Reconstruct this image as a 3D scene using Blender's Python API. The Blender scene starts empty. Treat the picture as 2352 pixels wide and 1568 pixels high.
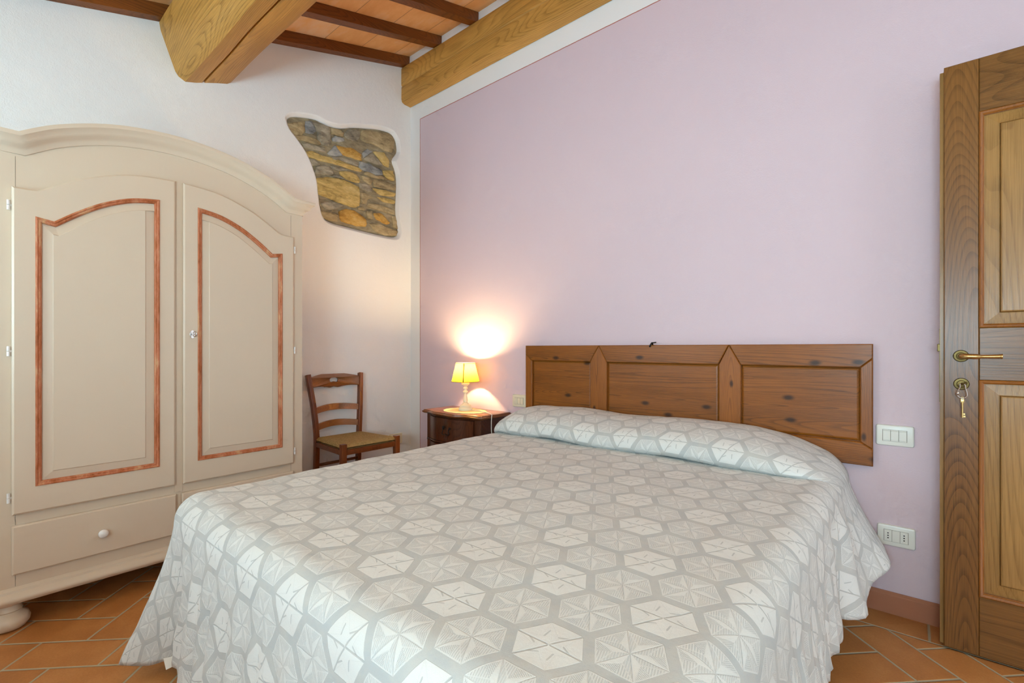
import bpy, bmesh, math, random
from mathutils import Vector, Matrix, noise as mnoise
from mathutils.geometry import tessellate_polygon
PI = math.pi
C = bpy.context.scene.collection
random.seed(7)

# ------------------------------------------------------------------ camera numbers
FOC = 1079.0
YAW = math.radians(40.27)
CAM = Vector((3.12, -2.40, 1.05))
FW = Vector((-math.sin(YAW), math.cos(YAW), 0))
RT = Vector((math.cos(YAW), math.sin(YAW), 0))
def on_plane(axis, val, px, py):
    """point of the plane axis=val seen at a pixel of the photograph"""
    d = FW + RT * ((px - 1176) / FOC) + Vector((0, 0, (800 - py) / FOC))
    t = (val - CAM[axis]) / d[axis]
    return CAM + d * t

# ------------------------------------------------------------------ node helper
class V:
    """a value in a node tree; arithmetic builds Math nodes"""
    def __init__(s, nt, sock): s.nt, s.k = nt, sock
    def _m(s, op, *a):
        n = s.nt.nodes.new('ShaderNodeMath'); n.operation = op
        for i, v in enumerate((s,) + a):
            if isinstance(v, V): s.nt.links.new(v.k, n.inputs[i])
            else: n.inputs[i].default_value = v
        return V(s.nt, n.outputs[0])
    def __add__(s, o): return s._m('ADD', o)
    def __radd__(s, o): return s._m('ADD', o)
    def __sub__(s, o): return s._m('SUBTRACT', o)
    def __rsub__(s, o): return (s * -1.0) + o
    def __mul__(s, o): return s._m('MULTIPLY', o)
    def __rmul__(s, o): return s._m('MULTIPLY', o)
    def __truediv__(s, o): return s._m('DIVIDE', o)
    def lt(s, o): return s._m('LESS_THAN', o)
    def gt(s, o): return s._m('GREATER_THAN', o)
    def floor(s): return s._m('FLOOR')
    def frac(s): return s._m('FRACT')
    def abs(s): return s._m('ABSOLUTE')
    def sqrt(s): return s._m('SQRT')
    def sin(s): return s._m('SINE')
    def cos(s): return s._m('COSINE')
    def min(s, o): return s._m('MINIMUM', o)
    def max(s, o): return s._m('MAXIMUM', o)
    def pmod(s, o): return s._m('FLOORED_MODULO', o)
    def sel(s, a, b):                      # s ? a : b
        return b + s * (a - b) if isinstance(b, V) or isinstance(a, V) else s * (a - b) + b
    def step(s, e0, e1):                   # smooth 0..1
        n = s.nt.nodes.new('ShaderNodeMapRange'); n.interpolation_type = 'SMOOTHSTEP'
        s.nt.links.new(s.k, n.inputs[0]); n.inputs[1].default_value = e0; n.inputs[2].default_value = e1
        return V(s.nt, n.outputs[0])

class Mat:
    def __init__(s, name, rough=0.6, spec=0.4):
        s.m = bpy.data.materials.new(name); s.m.use_nodes = True
        s.nt = s.m.node_tree; s.b = s.nt.nodes['Principled BSDF']
        s.b.inputs['Roughness'].default_value = rough
        s.b.inputs['Specular IOR Level'].default_value = spec
    def n(s, t, **kw):
        n = s.nt.nodes.new(t)
        for k, v in kw.items(): setattr(n, k, v)
        return n
    def L(s, a, b): s.nt.links.new(a, b)
    def coord(s, which='Object'):
        return s.n('ShaderNodeTexCoord').outputs[which]
    def xyz(s, sock):
        n = s.n('ShaderNodeSeparateXYZ'); s.L(sock, n.inputs[0])
        return [V(s.nt, n.outputs[i]) for i in range(3)]
    def comb(s, *vs):
        n = s.n('ShaderNodeCombineXYZ')
        for i, v in enumerate(vs):
            if isinstance(v, V): s.L(v.k, n.inputs[i])
            else: n.inputs[i].default_value = v
        return n.outputs[0]
    def mapping(s, sock, scale=(1, 1, 1), loc=(0, 0, 0), rot=(0, 0, 0)):
        n = s.n('ShaderNodeMapping'); s.L(sock, n.inputs[0])
        n.inputs['Scale'].default_value = scale; n.inputs['Location'].default_value = loc; n.inputs['Rotation'].default_value = rot
        return n.outputs[0]
    def noise(s, sock, scale, detail=4, rough=.55, dist=0):
        n = s.n('ShaderNodeTexNoise'); s.L(sock, n.inputs['Vector'])
        n.inputs['Scale'].default_value = scale; n.inputs['Detail'].default_value = detail
        n.inputs['Roughness'].default_value = rough; n.inputs['Distortion'].default_value = dist
        return V(s.nt, n.outputs[0])
    def ramp(s, v, stops):
        n = s.n('ShaderNodeValToRGB'); s.L(v.k, n.inputs[0]); r = n.color_ramp
        while len(r.elements) < len(stops): r.elements.new(.5)
        for e, (p, c) in zip(r.elements, stops): e.position = p; e.color = (*c, 1)
        return n.outputs[0]
    def mix(s, f, a, b, mode='MIX'):
        n = s.n('ShaderNodeMix', data_type='RGBA', blend_type=mode)
        if isinstance(f, V): s.L(f.k, n.inputs[0])
        else: n.inputs[0].default_value = f
        for i, c in ((6, a), (7, b)):
            if isinstance(c, tuple): n.inputs[i].default_value = (*c, 1)
            else: s.L(c, n.inputs[i])
        return n.outputs[2]
    def color(s, c):
        if isinstance(c, tuple): s.b.inputs['Base Color'].default_value = (*c, 1)
        else: s.L(c, s.b.inputs['Base Color'])
    def bump(s, v, strength=.3, dist=.01):
        n = s.n('ShaderNodeBump'); n.inputs['Strength'].default_value = strength; n.inputs['Distance'].default_value = dist
        s.L(v.k, n.inputs['Height']); s.L(n.outputs[0], s.b.inputs['Normal'])

def srgb(r, g, b):
    f = lambda c: ((c / 255 + .055) / 1.055) ** 2.4 if c > 10 else c / 255 / 12.92
    return (f(r), f(g), f(b))

def plain(name, col, rough=.5, metal=0, spec=.4, bumps=0):
    M = Mat(name, rough, spec); co = M.coord()
    nz = M.noise(co, 9, 3)
    M.color(M.mix(nz.step(.3, .7) * .12, col, tuple(c * .8 for c in col)))
    M.b.inputs['Metallic'].default_value = metal
    if bumps: M.bump(M.noise(co, 250, 2), bumps, .002)
    return M.m

def wood(name, light, dark, axis='Z', scale=1.0, rings=9, rough=.42, knots=0, contrast=.75, spec=.35, coat=0, stretch=.17, thin=.45):
    M = Mat(name, rough, spec); co = M.coord()
    k = .12
    sc = {'X': (k, 1, 1), 'Y': (1, k, 1), 'Z': (1, 1, k)}[axis]
    st = M.mapping(co, scale=sc)
    low = M.noise(M.mapping(co, scale=tuple(1 if q == 1 else stretch for q in sc)), 4.2 * scale, 1.2, .35, .15)
    ring = (low * rings * 10.0).frac()
    line = ring.step(thin, .97) * (1.0 - ring.step(.97, 1.0))
    fsc = {'X': (.02, 1, 1), 'Y': (1, .02, 1), 'Z': (1, 1, .02)}[axis]
    fib = M.noise(M.mapping(co, scale=fsc), 420 * scale, 3, .6)
    broad = M.noise(st, 9 * scale, 3, .5)
    v = line * .5 * contrast + fib.step(.3, .7) * .3 + broad.step(.25, .75) * .3
    if knots:
        vo = M.n('ShaderNodeTexVoronoi'); vo.inputs['Scale'].default_value = knots
        vo.voronoi_dimensions = '2D'; kx, ky, kz = M.xyz(co)
        M.L(M.comb(kx * (.5 if axis == 'X' else 1.0) + .31, kz * (.5 if axis == 'Z' else 1.0) + ky * .3, 0.0), vo.inputs['Vector'])
        d = V(M.nt, vo.outputs['Distance'])
        kn = 1.0 - d.step(.025, .10)
    col = M.ramp(v, [(0.12, light), (.5, tuple((a * .6 + b * .4) for a, b in zip(light, dark))), (.95, dark)])
    if knots: col = M.mix(kn * .85, col, tuple(c * .35 for c in dark))
    M.color(col)
    M.bump(v, .12, .003)
    if coat: M.b.inputs['Coat Weight'].default_value = coat; M.b.inputs['Coat Roughness'].default_value = .25
    return M.m

# ------------------------------------------------------------------ mesh helpers
def origin_of(o):
    p = Vector((0, 0, 0))
    while o is not None: p = p + o.location; o = o.parent
    return p
def obj(name, bm, mat, parent=None, origin=None, smooth=False):
    """link bm (in world coordinates) as one mesh object"""
    bmesh.ops.recalc_face_normals(bm, faces=bm.faces)
    base = Vector((0, 0, 0)) if origin is None else Vector(origin)
    if parent is not None: base = origin_of(parent)
    me = bpy.data.meshes.new(name)
    for v in bm.verts: v.co -= base
    bm.to_mesh(me); bm.free()
    for m in (mat if isinstance(mat, (list, tuple)) else [mat]): me.materials.append(m)
    if smooth:
        for p in me.polygons: p.use_smooth = True
    o = bpy.data.objects.new(name, me); C.objects.link(o)
    if parent is not None: o.parent = parent
    else: o.location = base
    if smooth == 'auto':
        import_smooth(o)
    return o
def import_smooth(o):
    try:
        me = o.data
        me.set_sharp_from_angle(angle=math.radians(38))
    except Exception: pass
def tag(o, label=None, cat=None, group=None, kind=None):
    for k, v in (('label', label), ('category', cat), ('group', group), ('kind', kind)):
        if v: o[k] = v
    return o
def thing(name, loc, label, cat, group=None):
    o = bpy.data.objects.new(name, None); o.empty_display_size = .1; C.objects.link(o); o.location = loc
    return tag(o, label, cat, group)
def struct(name, bm, mat, smooth=False):
    return tag(obj(name, bm, mat, smooth=smooth), kind='structure')

def box(bm, a, b, bev=0, seg=2):
    x0, y0, z0 = [min(p, q) for p, q in zip(a, b)]; x1, y1, z1 = [max(p, q) for p, q in zip(a, b)]
    vs = [bm.verts.new(p) for p in ((x0, y0, z0), (x1, y0, z0), (x1, y1, z0), (x0, y1, z0), (x0, y0, z1), (x1, y0, z1), (x1, y1, z1), (x0, y1, z1))]
    fs = [bm.faces.new([vs[i] for i in f]) for f in ((3, 2, 1, 0), (4, 5, 6, 7), (0, 1, 5, 4), (1, 2, 6, 5), (2, 3, 7, 6), (3, 0, 4, 7))]
    if bev:
        es = list({e for f in fs for e in f.edges})
        bmesh.ops.bevel(bm, geom=es, offset=bev, segments=seg, affect='EDGES', profile=.6)
def BX(a, b, bev=0, seg=2):
    bm = bmesh.new(); box(bm, a, b, bev, seg); return bm
def prism(bm, pts, to3d, h0, h1, bev=0):
    """2D outline -> solid between heights h0 (back) and h1 (front); optional chamfer on the front rim"""
    n = len(pts)
    rings = [[bm.verts.new(to3d(u, v, h0)) for u, v in pts]]
    if bev:
        rings.append([bm.verts.new(to3d(u, v, h1 - bev)) for u, v in pts])
        rings.append([bm.verts.new(to3d(u, v, h1)) for u, v in offset(pts, bev)])
    else: rings.append([bm.verts.new(to3d(u, v, h1)) for u, v in pts])
    for r0, r1 in zip(rings, rings[1:]):
        for i in range(n): bm.faces.new((r0[i], r0[(i + 1) % n], r1[(i + 1) % n], r1[i]))
    for r in (rings[0], rings[-1]):
        tri = tessellate_polygon([[Vector((*p, 0)) for p in pts]])
        for t in tri:
            try: bm.faces.new([r[i] for i in t])
            except ValueError: pass
def offset(pts, d, closed=True):
    """mitred offset to the inside of a counter-clockwise outline (left of travel)"""
    n = len(pts); out = []
    for i in range(n):
        p = Vector(pts[i])
        a = Vector(pts[(i - 1) % n]) if closed or i > 0 else None
        b = Vector(pts[(i + 1) % n]) if closed or i < n - 1 else None
        ns = []
        for q0, q1 in ((a, p), (p, b)):
            if q0 is None or q1 is None: continue
            t = (q1 - q0)
            if t.length < 1e-9: continue
            t.normalize(); ns.append(Vector((-t.y, t.x)))
        m = sum(ns, Vector((0, 0)))
        if m.length < 1e-6: m = ns[0]
        m.normalize(); k = max(.35, m.dot(ns[0]))
        out.append(tuple(p + m * (d / k)))
    return out
def sweep(bm, path, closed, prof, to3d, caps=True):
    """profile [(offset to the left of travel, height)] run round a flat path"""
    cols = [[bm.verts.new(to3d(u, v, h)) for u, v in offset(path, o, closed)] for o, h in prof]
    n = len(path); m = n if closed else n - 1
    for c0, c1 in zip(cols, cols[1:]):
        for i in range(m): bm.faces.new((c0[i], c0[(i + 1) % n], c1[(i + 1) % n], c1[i]))
    if not closed and caps:
        for i in (0, n - 1):
            try: bm.faces.new([c[i] for c in cols])
            except ValueError: pass
def lathe(bm, prof, c=(0, 0, 0), seg=32, cap=True):
    rings = []
    for r, z in prof:
        rings.append([bm.verts.new((c[0] + r * math.cos(2 * PI * i / seg), c[1] + r * math.sin(2 * PI * i / seg), c[2] + z)) for i in range(seg)])
    for a, b in zip(rings, rings[1:]):
        for i in range(seg): bm.faces.new((a[i], a[(i + 1) % seg], b[(i + 1) % seg], b[i]))
    if cap:
        bm.faces.new(rings[0][::-1]); bm.faces.new(rings[-1])
def catmull(pts, n=6, closed=False):
    pts = [Vector(p) for p in pts]; out = []; N = len(pts)
    rng = N if closed else N - 1
    for i in range(rng):
        if closed: p0, p1, p2, p3 = pts[(i - 1) % N], pts[i], pts[(i + 1) % N], pts[(i + 2) % N]
        else: p0, p1, p2, p3 = pts[max(i - 1, 0)], pts[i], pts[i + 1], pts[min(i + 2, N - 1)]
        for k in range(n):
            t = k / n
            out.append(.5 * ((2 * p1) + (p2 - p0) * t + (2 * p0 - 5 * p1 + 4 * p2 - p3) * t * t + (3 * p1 - p0 - 3 * p2 + p3) * t ** 3))
    if not closed: out.append(pts[-1])
    return out
def tube(bm, path, r, seg=10, cap=True, flat=None):
    """round bar along a 3D path; r number or list; flat=(a,b) gives a rounded-rectangle section"""
    path = [Vector(p) for p in path]; n = len(path); rings = []
    t0 = (path[1] - path[0]).normalized()
    up = Vector((0, 0, 1)) if abs(t0.z) < .9 else Vector((1, 0, 0))
    for i, p in enumerate(path):
        t = (path[min(i + 1, n - 1)] - path[max(i - 1, 0)]).normalized()
        s = t.cross(up).normalized(); w = s.cross(t).normalized(); up = w if abs(t0.z) < .9 else up
        rr = r[i] if isinstance(r, (list, tuple)) else r
        ring = []
        for k in range(seg):
            a = 2 * PI * (k + .5) / seg; ca, sa = math.cos(a), math.sin(a)
            if flat:
                e = .28
                ca = math.copysign(abs(ca) ** e, ca) * flat[0] / 2; sa = math.copysign(abs(sa) ** e, sa) * flat[1] / 2
                ring.append(bm.verts.new(p + s * ca + w * sa))
            else: ring.append(bm.verts.new(p + (s * ca + w * sa) * rr))
        rings.append(ring)
    for a, b in zip(rings, rings[1:]):
        for i in range(seg): bm.faces.new((a[i], a[(i + 1) % seg], b[(i + 1) % seg], b[i]))
    if cap: bm.faces.new(rings[0][::-1]); bm.faces.new(rings[-1])
def TUBE(path, r, **k):
    bm = bmesh.new(); tube(bm, path, r, **k); return bm
def lerp(a, b, t): return a + (b - a) * t
def interp(keys, x):
    if x <= keys[0][0]: return keys[0][1]
    for (a, va), (b, vb) in zip(keys, keys[1:]):
        if x <= b: return lerp(va, vb, (x - a) / (b - a))
    return keys[-1][1]
def sm(t): t = max(0, min(1, t)); return t * t * (3 - 2 * t)

# ------------------------------------------------------------------ materials
def mat_white_wall():
    M = Mat('white_plaster', .9, .2); co = M.coord()
    M.color(M.mix(M.noise(co, 3, 3).step(.3, .7) * .25, srgb(238, 237, 235), srgb(232, 231, 229)))
    h = M.noise(co, 26, 4, .6) * .6 + M.noise(co, 160, 3, .6) * .4
    M.bump(h, .45, .006)
    return M.m
def mat_back_wall():
    M = Mat('lilac_and_white_plaster', .9, .2); co = M.coord(); x, y, z = M.xyz(co)
    jx = (M.noise(co, 40, 2) - .5) * .003
    dx = x + jx - .121; dz = 2.890 - z + jx
    d = dx.min(dz)
    inside = d.gt(0.0); line = d.abs().lt(.0028)
    pink = M.mix(M.noise(co, 2.2, 3).step(.3, .7) * .3, srgb(220, 200, 208), srgb(215, 195, 204))
    c = M.mix(inside, srgb(240, 239, 238), pink)
    c = M.mix(line * .9, c, srgb(176, 98, 78))
    M.color(c)
    h = M.noise(co, 30, 4, .6) * .4 + M.noise(co, 210, 3, .6) * .6
    M.bump(h, .3, .004)
    return M.m
def mat_floor():
    M = Mat('terracotta_herringbone', .42, .35); co = M.coord(); x, y, z = M.xyz(co)
    w = .1465; r2 = math.sqrt(.5)
    a = (x + y) * r2; c = (x - y) * r2
    cc = (c - 1.947) / w; k = cc.floor(); f = cc - k
    s = ((a + 1.171) / w - k).pmod(4.0)
    isA = s.lt(2.0); isB = s.lt(3.0)
    sf = s.frac()
    # e1 tile
    dA = s.min(2.0 - s).min(f).min(1.0 - f)
    across = sf.min(1.0 - sf)
    fb = isB.sel(f + 1.0, f)
    dB = across.min(fb.min(2.0 - fb))
    d = isA.sel(dA, dB)
    dw = d + (M.noise(co, 60, 2) - .5) * .02
    # border row beside the lilac wall
    bx = (x / .30 + .42).frac(); db = (bx.min(1.0 - bx) * 2.05).min(((y + .152) * -1.0 / w).abs().min(10.0)).min(1.0)
    inb = y.gt(-.152)
    dd = inb.sel((bx.min(1.0 - bx) * 2.05).min((y + .152) / w), d.min(((y + .152) * -1.0) / w))
    grout = 1.0 - dd.step(.018, .034)
    # tile id shade
    id1 = isA.sel(k * 7.3 + ((a / w - k) / 4.0).floor() * 3.1, (a / w).floor() * 5.7 + ((cc + 2.0 - isB * 1.0) / 1.0).floor() * 0.0 + 11.0)
    idn = M.n('ShaderNodeTexWhiteNoise', noise_dimensions='1D'); M.L(id1.k, idn.inputs['W'])
    rv = V(M.nt, idn.outputs['Value'])
    mott = M.noise(co, 7, 5, .6); fine = M.noise(co, 150, 3, .7)
    t = rv * .35 + mott.step(.3, .7) * .4 + fine.step(.3, .7) * .25
    tile = M.ramp(t, [(0, srgb(164, 104, 54)), (.5, srgb(184, 122, 66)), (1, srgb(202, 142, 84))])
    M.color(M.mix(grout, tile, srgb(176, 166, 140)))
    M.b.inputs['Roughness'].default_value = .45
    M.bump(dd.step(.005, .05) * 1.0 + fine * .08 + mott * .1, .5, .004)
    return M.m
def mat_ceiling():
    M = Mat('terracotta_ceiling_tiles', .75, .2); co = M.coord(); x, y, z = M.xyz(co)
    yy = y * 3.48 + .686; row = yy.frac(); r0 = yy.floor()
    ed = row.min(1.0 - row)
    col = (x / .383 - .08); c0 = col.floor(); cf = col.frac()
    idn = M.n('ShaderNodeTexWhiteNoise', noise_dimensions='2D'); M.L(M.comb(r0, c0, 0.0), idn.inputs['Vector'])
    rv = V(M.nt, idn.outputs['Value'])
    mott = M.noise(M.mapping(co, scale=(.5, 1, 1)), 9, 5, .6)
    t = rv * .45 + mott.step(.3, .7) * .55
    tile = M.ramp(t, [(0, srgb(230, 162, 98)), (.5, srgb(242, 182, 120)), (1, srgb(244, 204, 164))])
    j = 1.0 - ed.step(.004, .013)
    M.color(M.mix(j * .6, tile, srgb(150, 104, 76)))
    M.bump(ed.step(.0, .02), .4, .003)
    return M.m
def mat_painted():
    M = Mat('cream_painted_wood', .38, .45); co = M.coord()
    M.color(M.mix(M.noise(co, 2.5, 3).step(.3, .7) * .3, srgb(214, 196, 174), srgb(208, 190, 168)))
    M.bump(M.noise(M.mapping(co, scale=(1, 1, .1)), 90, 3), .06, .002)
    return M.m
def mat_rubbed_red():
    M = Mat('rubbed_rust_paint', .6, .3); co = M.coord()
    n1 = M.noise(M.mapping(co, scale=(1, 1, .35)), 22, 5, .7); n2 = M.noise(M.mapping(co, scale=(3, 1, .25)), 90, 4, .7)
    c = M.ramp(n1 * .6 + n2 * .4, [(.3, srgb(120, 62, 38)), (.42, srgb(170, 96, 54)), (.53, srgb(192, 118, 84)), (.64, srgb(206, 160, 118))])
    M.color(c)
    return M.m
def mat_fabric():
    M = Mat('grey_jacquard_bedspread', .85, .15)
    uv = M.coord('UV'); x, y, z = M.xyz(uv)
    d = .124; s3 = math.sqrt(3)
    x = x - 2.582; y = y + 1.617
    W, H = s3 * d, d
    ax = (x + W / 2).pmod(W) - W / 2; ay = (y + H / 2).pmod(H) - H / 2
    bx = x.pmod(W) - W / 2; by = y.pmod(H) - H / 2
    la = ax * ax + ay * ay; lb = bx * bx + by * by
    pa = la.lt(lb)
    gx = pa.sel(ax, bx); gy = pa.sel(ay, by)
    cx = x - gx; cy = y - gy
    col = (cx / (W / 2) + .5).floor()
    q = ((cy / d - col * 1.5) / 3.0 + .1).frac()
    white = q.lt(.2)
    r = (gx * gx + gy * gy).sqrt()
    an = gy._m('ARCTAN2', gx)
    sec = (an + PI / 6).pmod(PI / 3) - PI / 6      # -30..30 deg about the nearest vertex
    th = sec.abs()
    hd = r * (PI / 6 - th).cos()
    R = .428 * d / math.cos(PI / 6)
    inhex = 1.0 - hd.step(.424 * d, .432 * d)
    px = r * th.cos(); py = r * th.sin()
    # kite: from vertex V(R,0) to K(rk,30deg)
    rk = .42 * R; kx, ky = rk * math.cos(PI / 6), rk * math.sin(PI / 6)
    cr = (px - R) * ky - py * (kx - R)             # 0 on the line V-K
    ln = math.hypot(ky, kx - R)
    dk = cr / ln
    kite = 1.0 - dk.step(-.0006, .0006)
    side = sec.gt(0.0)
    # weave threads
    hx = (x * 1500.0 + y * 420.0).sin(); hy = (y * 1500.0 - x * 420.0).sin()
    dots = (hx * hy).step(-.1, .5)
    stripes = hx.step(-.2, .4)
    weave = M.noise(uv, 900, 2, .6)
    mott = M.noise(uv, 18, 4, .6)
    base = M.mix(mott.step(.35, .65), srgb(188, 191, 190), srgb(198, 197, 192))
    lightc = srgb(228, 228, 224)
    # patterned star cells
    kiteL = side.sel(.9, stripes * .4 + .30)
    outL = side.sel(dots * .75 + .2, stripes * .65 + .25)
    lev = kite.sel(kiteL, outL)
    rim = (hd - .416 * d).abs().lt(.0011)
    spoke = 1.0 - (py.step(.0005, .0016))
    kl = dk.abs().lt(.0009)
    lev = (lev.max(rim * .85)).max(kl * .75)
    lev = lev - spoke * .45
    # white cells: grey stitched spokes and short chevrons
    spoke2 = 1.0 - (py.step(.0009, .0024))
    wl = .96 - spoke2 * V.lt((an / (PI / 3) + .5).floor().pmod(3.0), 1.5) * 1.0
    chev = ((py * 1.0 - (R * .62 - px) * .55)).abs().lt(.0018) * px.gt(.34 * R) * px.lt(.62 * R) * side
    wl = wl - chev * .9 - kl * .12
    lev = white.sel(wl, lev)
    lev = lev * inhex
    c = M.mix(lev.max(0.0).min(1.0), base, lightc)
    c = M.mix(weave.step(.3, .7) * .16, c, srgb(150, 152, 152))
    M.color(c)
    M.b.inputs['Sheen Weight'].default_value = .15
    M.bump(lev * .6 + weave * .15 + mott * .9, .45, .004)
    return M.m
def mat_rush(cx, cy):
    M = Mat('woven_rush', .7, .25); co = M.coord(); x, y, z = M.xyz(co)
    dx = x - cx; dy = y - cy
    ax = dx.abs().gt(dy.abs() * .95)
    v = ax.sel(y, x)
    n = M.noise(co, 60, 3)
    w = (v * 1050.0 + n * 3.0).sin()
    t = w * .2 + .55 + (M.noise(M.mapping(co, scale=(1, 1, 1)), 120, 3) - .5)
    M.color(M.ramp(t, [(.1, srgb(150, 112, 58)), (.5, srgb(206, 170, 104)), (.9, srgb(238, 212, 152))]))
    M.bump(w, .9, .004)
    return M.m
def mat_stone(i, tone):
    M = Mat('field_stone_' + tone[0], .85, .2); co = M.coord()
    n = M.noise(M.mapping(co, scale=(1, .7, 1.6), rot=(.25, 0, 0)), 16, 8, .7, .4)
    n2 = M.noise(co, 5, 3)
    a, b, c = tone[1]
    M.color(M.ramp(n * .7 + n2 * .3, [(.32, a), (.5, b), (.66, c)]))
    M.bump(M.noise(M.mapping(co, scale=(1, .5, 1.8), rot=(.25, 0, 0)), 30, 8, .75, .5), .9, .012)
    return M.m
def mat_shade():
    m = bpy.data.materials.new('yellow_lamp_shade_fabric'); m.use_nodes = True; nt = m.node_tree; nt.nodes.clear()
    o = nt.nodes.new('ShaderNodeOutputMaterial'); mx = nt.nodes.new('ShaderNodeMixShader')
    d = nt.nodes.new('ShaderNodeBsdfDiffuse'); t = nt.nodes.new('ShaderNodeBsdfTranslucent')
    tc = nt.nodes.new('ShaderNodeTexCoord'); nz = nt.nodes.new('ShaderNodeTexNoise'); nz.inputs['Scale'].default_value = 90
    rp = nt.nodes.new('ShaderNodeValToRGB'); rp.color_ramp.elements[0].color = (.74, .43, .02, 1); rp.color_ramp.elements[1].color = (.80, .49, .035, 1)
    nt.links.new(tc.outputs['Object'], nz.inputs['Vector']); nt.links.new(nz.outputs[0], rp.inputs[0])
    nt.links.new(rp.outputs[0], d.inputs[0]); nt.links.new(rp.outputs[0], t.inputs[0])
    mx.inputs[0].default_value = .42
    nt.links.new(d.outputs[0], mx.inputs[1]); nt.links.new(t.outputs[0], mx.inputs[2]); nt.links.new(mx.outputs[0], o.inputs[0])
    return m

WALL = mat_white_wall(); PINK = mat_back_wall(); FLOOR = mat_floor(); CEIL = mat_ceiling()
PAINT = mat_painted(); RED = mat_rubbed_red(); FABRIC = mat_fabric()
BEAM = wood('honey_oak_beam', srgb(208, 154, 76), srgb(122, 82, 32), 'X', .8, 6, .5, contrast=.5)
RAFTER = wood('dark_stained_rafter', srgb(134, 76, 28), srgb(58, 26, 8), 'Y', 1, 5, .45, contrast=.5)
DOORW = wood('walnut_stained_door', srgb(132, 88, 42), srgb(64, 36, 13), 'Z', .75, 9, .33, contrast=.5, coat=.08)
DOORX = wood('walnut_stained_rail', srgb(128, 86, 42), srgb(64, 38, 14), 'X', .9, 8, .33, contrast=.5, stretch=.08, coat=.08)
DOORP = wood('pale_chestnut_panel', srgb(166, 124, 70), srgb(100, 66, 28), 'Z', .8, 6, .33, contrast=.4, stretch=.08, coat=.08)
DOORM = wood('orange_stained_moulding', srgb(150, 90, 34), srgb(88, 48, 14), 'Z', 1.5, 4, .3, contrast=.4, coat=.3)
HBX = wood('brown_pine_boards', srgb(154, 90, 26), srgb(66, 34, 7), 'X', 1.6, 7, .4, knots=6, contrast=.55, stretch=.05, coat=.15)
HBZ = wood('brown_pine_uprights', srgb(160, 94, 32), srgb(78, 40, 10), 'Z', 1.6, 7, .4, knots=8, contrast=.55, stretch=.05, coat=.15)
CHAIR = wood('walnut_chair_frame', srgb(134, 72, 34), srgb(74, 34, 14), 'Z', 1.4, 5, .3, contrast=.4, coat=.3)
CHAIRL = wood('walnut_chair_slats', srgb(164, 104, 52), srgb(98, 52, 22), 'Y', 1.4, 5, .3, contrast=.4, coat=.3)
NSTAND = wood('dark_mahogany', srgb(88, 46, 26), srgb(40, 20, 12), 'Z', 1.3, 6, .25, contrast=.5, coat=.4)
NTOP = wood('brown_mahogany_top', srgb(138, 84, 46), srgb(78, 42, 20), 'X', 1.3, 6, .25, contrast=.4, coat=.4)
BRASS = plain('aged_brass', srgb(190, 158, 104), .33, 1.0)
BRASSD = plain('dark_brass', srgb(104, 86, 52), .42, 1.0)
STEEL = plain('nickel_steel', srgb(205, 200, 195), .25, 1.0)
IRON = plain('black_iron', srgb(38, 34, 32), .5, .6)
PLATE = plain('white_switch_plastic', srgb(236, 236, 228), .3)
PLATEB = plain('ivory_switch_plastic', srgb(230, 222, 196), .35)
GAP = plain('dark_gap', srgb(138, 128, 114), .8)
BLACK = plain('black_socket_hole', srgb(14, 14, 14), .8)
LAMPW = plain('white_turned_wood', srgb(240, 232, 205), .4)
DOILY = plain('cream_crochet', srgb(238, 228, 176), .9, bumps=.8)
CORD = plain('white_cable', srgb(232, 226, 214), .5)
KNOB = plain('white_porcelain', srgb(234, 230, 226), .2)
SHADE = mat_shade()
TRIM = plain('shade_braid', srgb(150, 120, 60), .8)
SKIRTING = plain('terracotta_skirting', srgb(176, 116, 86), .5, bumps=.2)
MATTR = plain('mattress_ticking', srgb(220, 218, 210), .9)
MORTAR = mat_stone(0, ('mortar', (srgb(110, 100, 82), srgb(164, 150, 120), srgb(192, 178, 146))))

# ------------------------------------------------------------------ the room
XR, YF = 4.06, -3.60
def roof(y): return 3.335 + .30 * y           # underside of the rafters
RH = .072                                     # rafter height
# floor
struct('floor', BX((-.25, YF - .2, -.08), (XR + 1.6, .2, 0)), FLOOR)
# ceiling of terracotta tiles on the rafters
bm = bmesh.new()
for dz in (0, .06): pass
pts = [(YF - .2, roof(YF - .2) + RH), (.2, roof(.2) + RH), (.2, roof(.2) + RH + .06), (YF - .2, roof(YF - .2) + RH + .06)]
prism(bm, pts, lambda u, v, h: (h, u, v), -.25, XR + .25)
struct('ceiling', bm, CEIL)

# left wall with the stone niche
S5 = 4.9
outl = [(70,150),(90,105),(150,80),(300,90),(430,118),(520,165),(600,195),(700,215),(850,208),(1000,218),(1150,235),(1280,280),(1340,350),(1370,430),(1378,540),(1350,600),(1325,640),(1345,700),(1365,780),(1375,900),(1370,1050),(1365,1180),(1375,1300),(1390,1400),(1380,1480),(1330,1525),(1200,1510),(1000,1465),(800,1415),(600,1360),(500,1290),(450,1150),(430,1000),(415,850),(370,700),(300,540),(200,390),(110,270)]
hole = [on_plane(0, 0, 640 + a / S5, 240 + b / S5) for a, b in outl]
hole = [(p.y, p.z) for p in catmull(hole, 3, True)]
area = sum(a[0] * b[1] - b[0] * a[1] for a, b in zip(hole, hole[1:] + hole[:1]))
if area < 0: hole.reverse()                   # counter-clockwise in (y,z)
DEP = -.034
rect = [(YF - .2, 0), (.2, 0), (.2, roof(.2) + RH + .03), (YF - .2, roof(YF - .2) + RH + .03)]
bm = bmesh.new()
allp = rect + hole
fv = [bm.verts.new((0, u, v)) for u, v in allp]
for t in tessellate_polygon([[Vector((u, v, 0)) for u, v in rect], [Vector((u, v, 0)) for u, v in hole]]):
    bm.faces.new([fv[i] for i in t])
prev = fv[4:]
n = len(hole)
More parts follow.
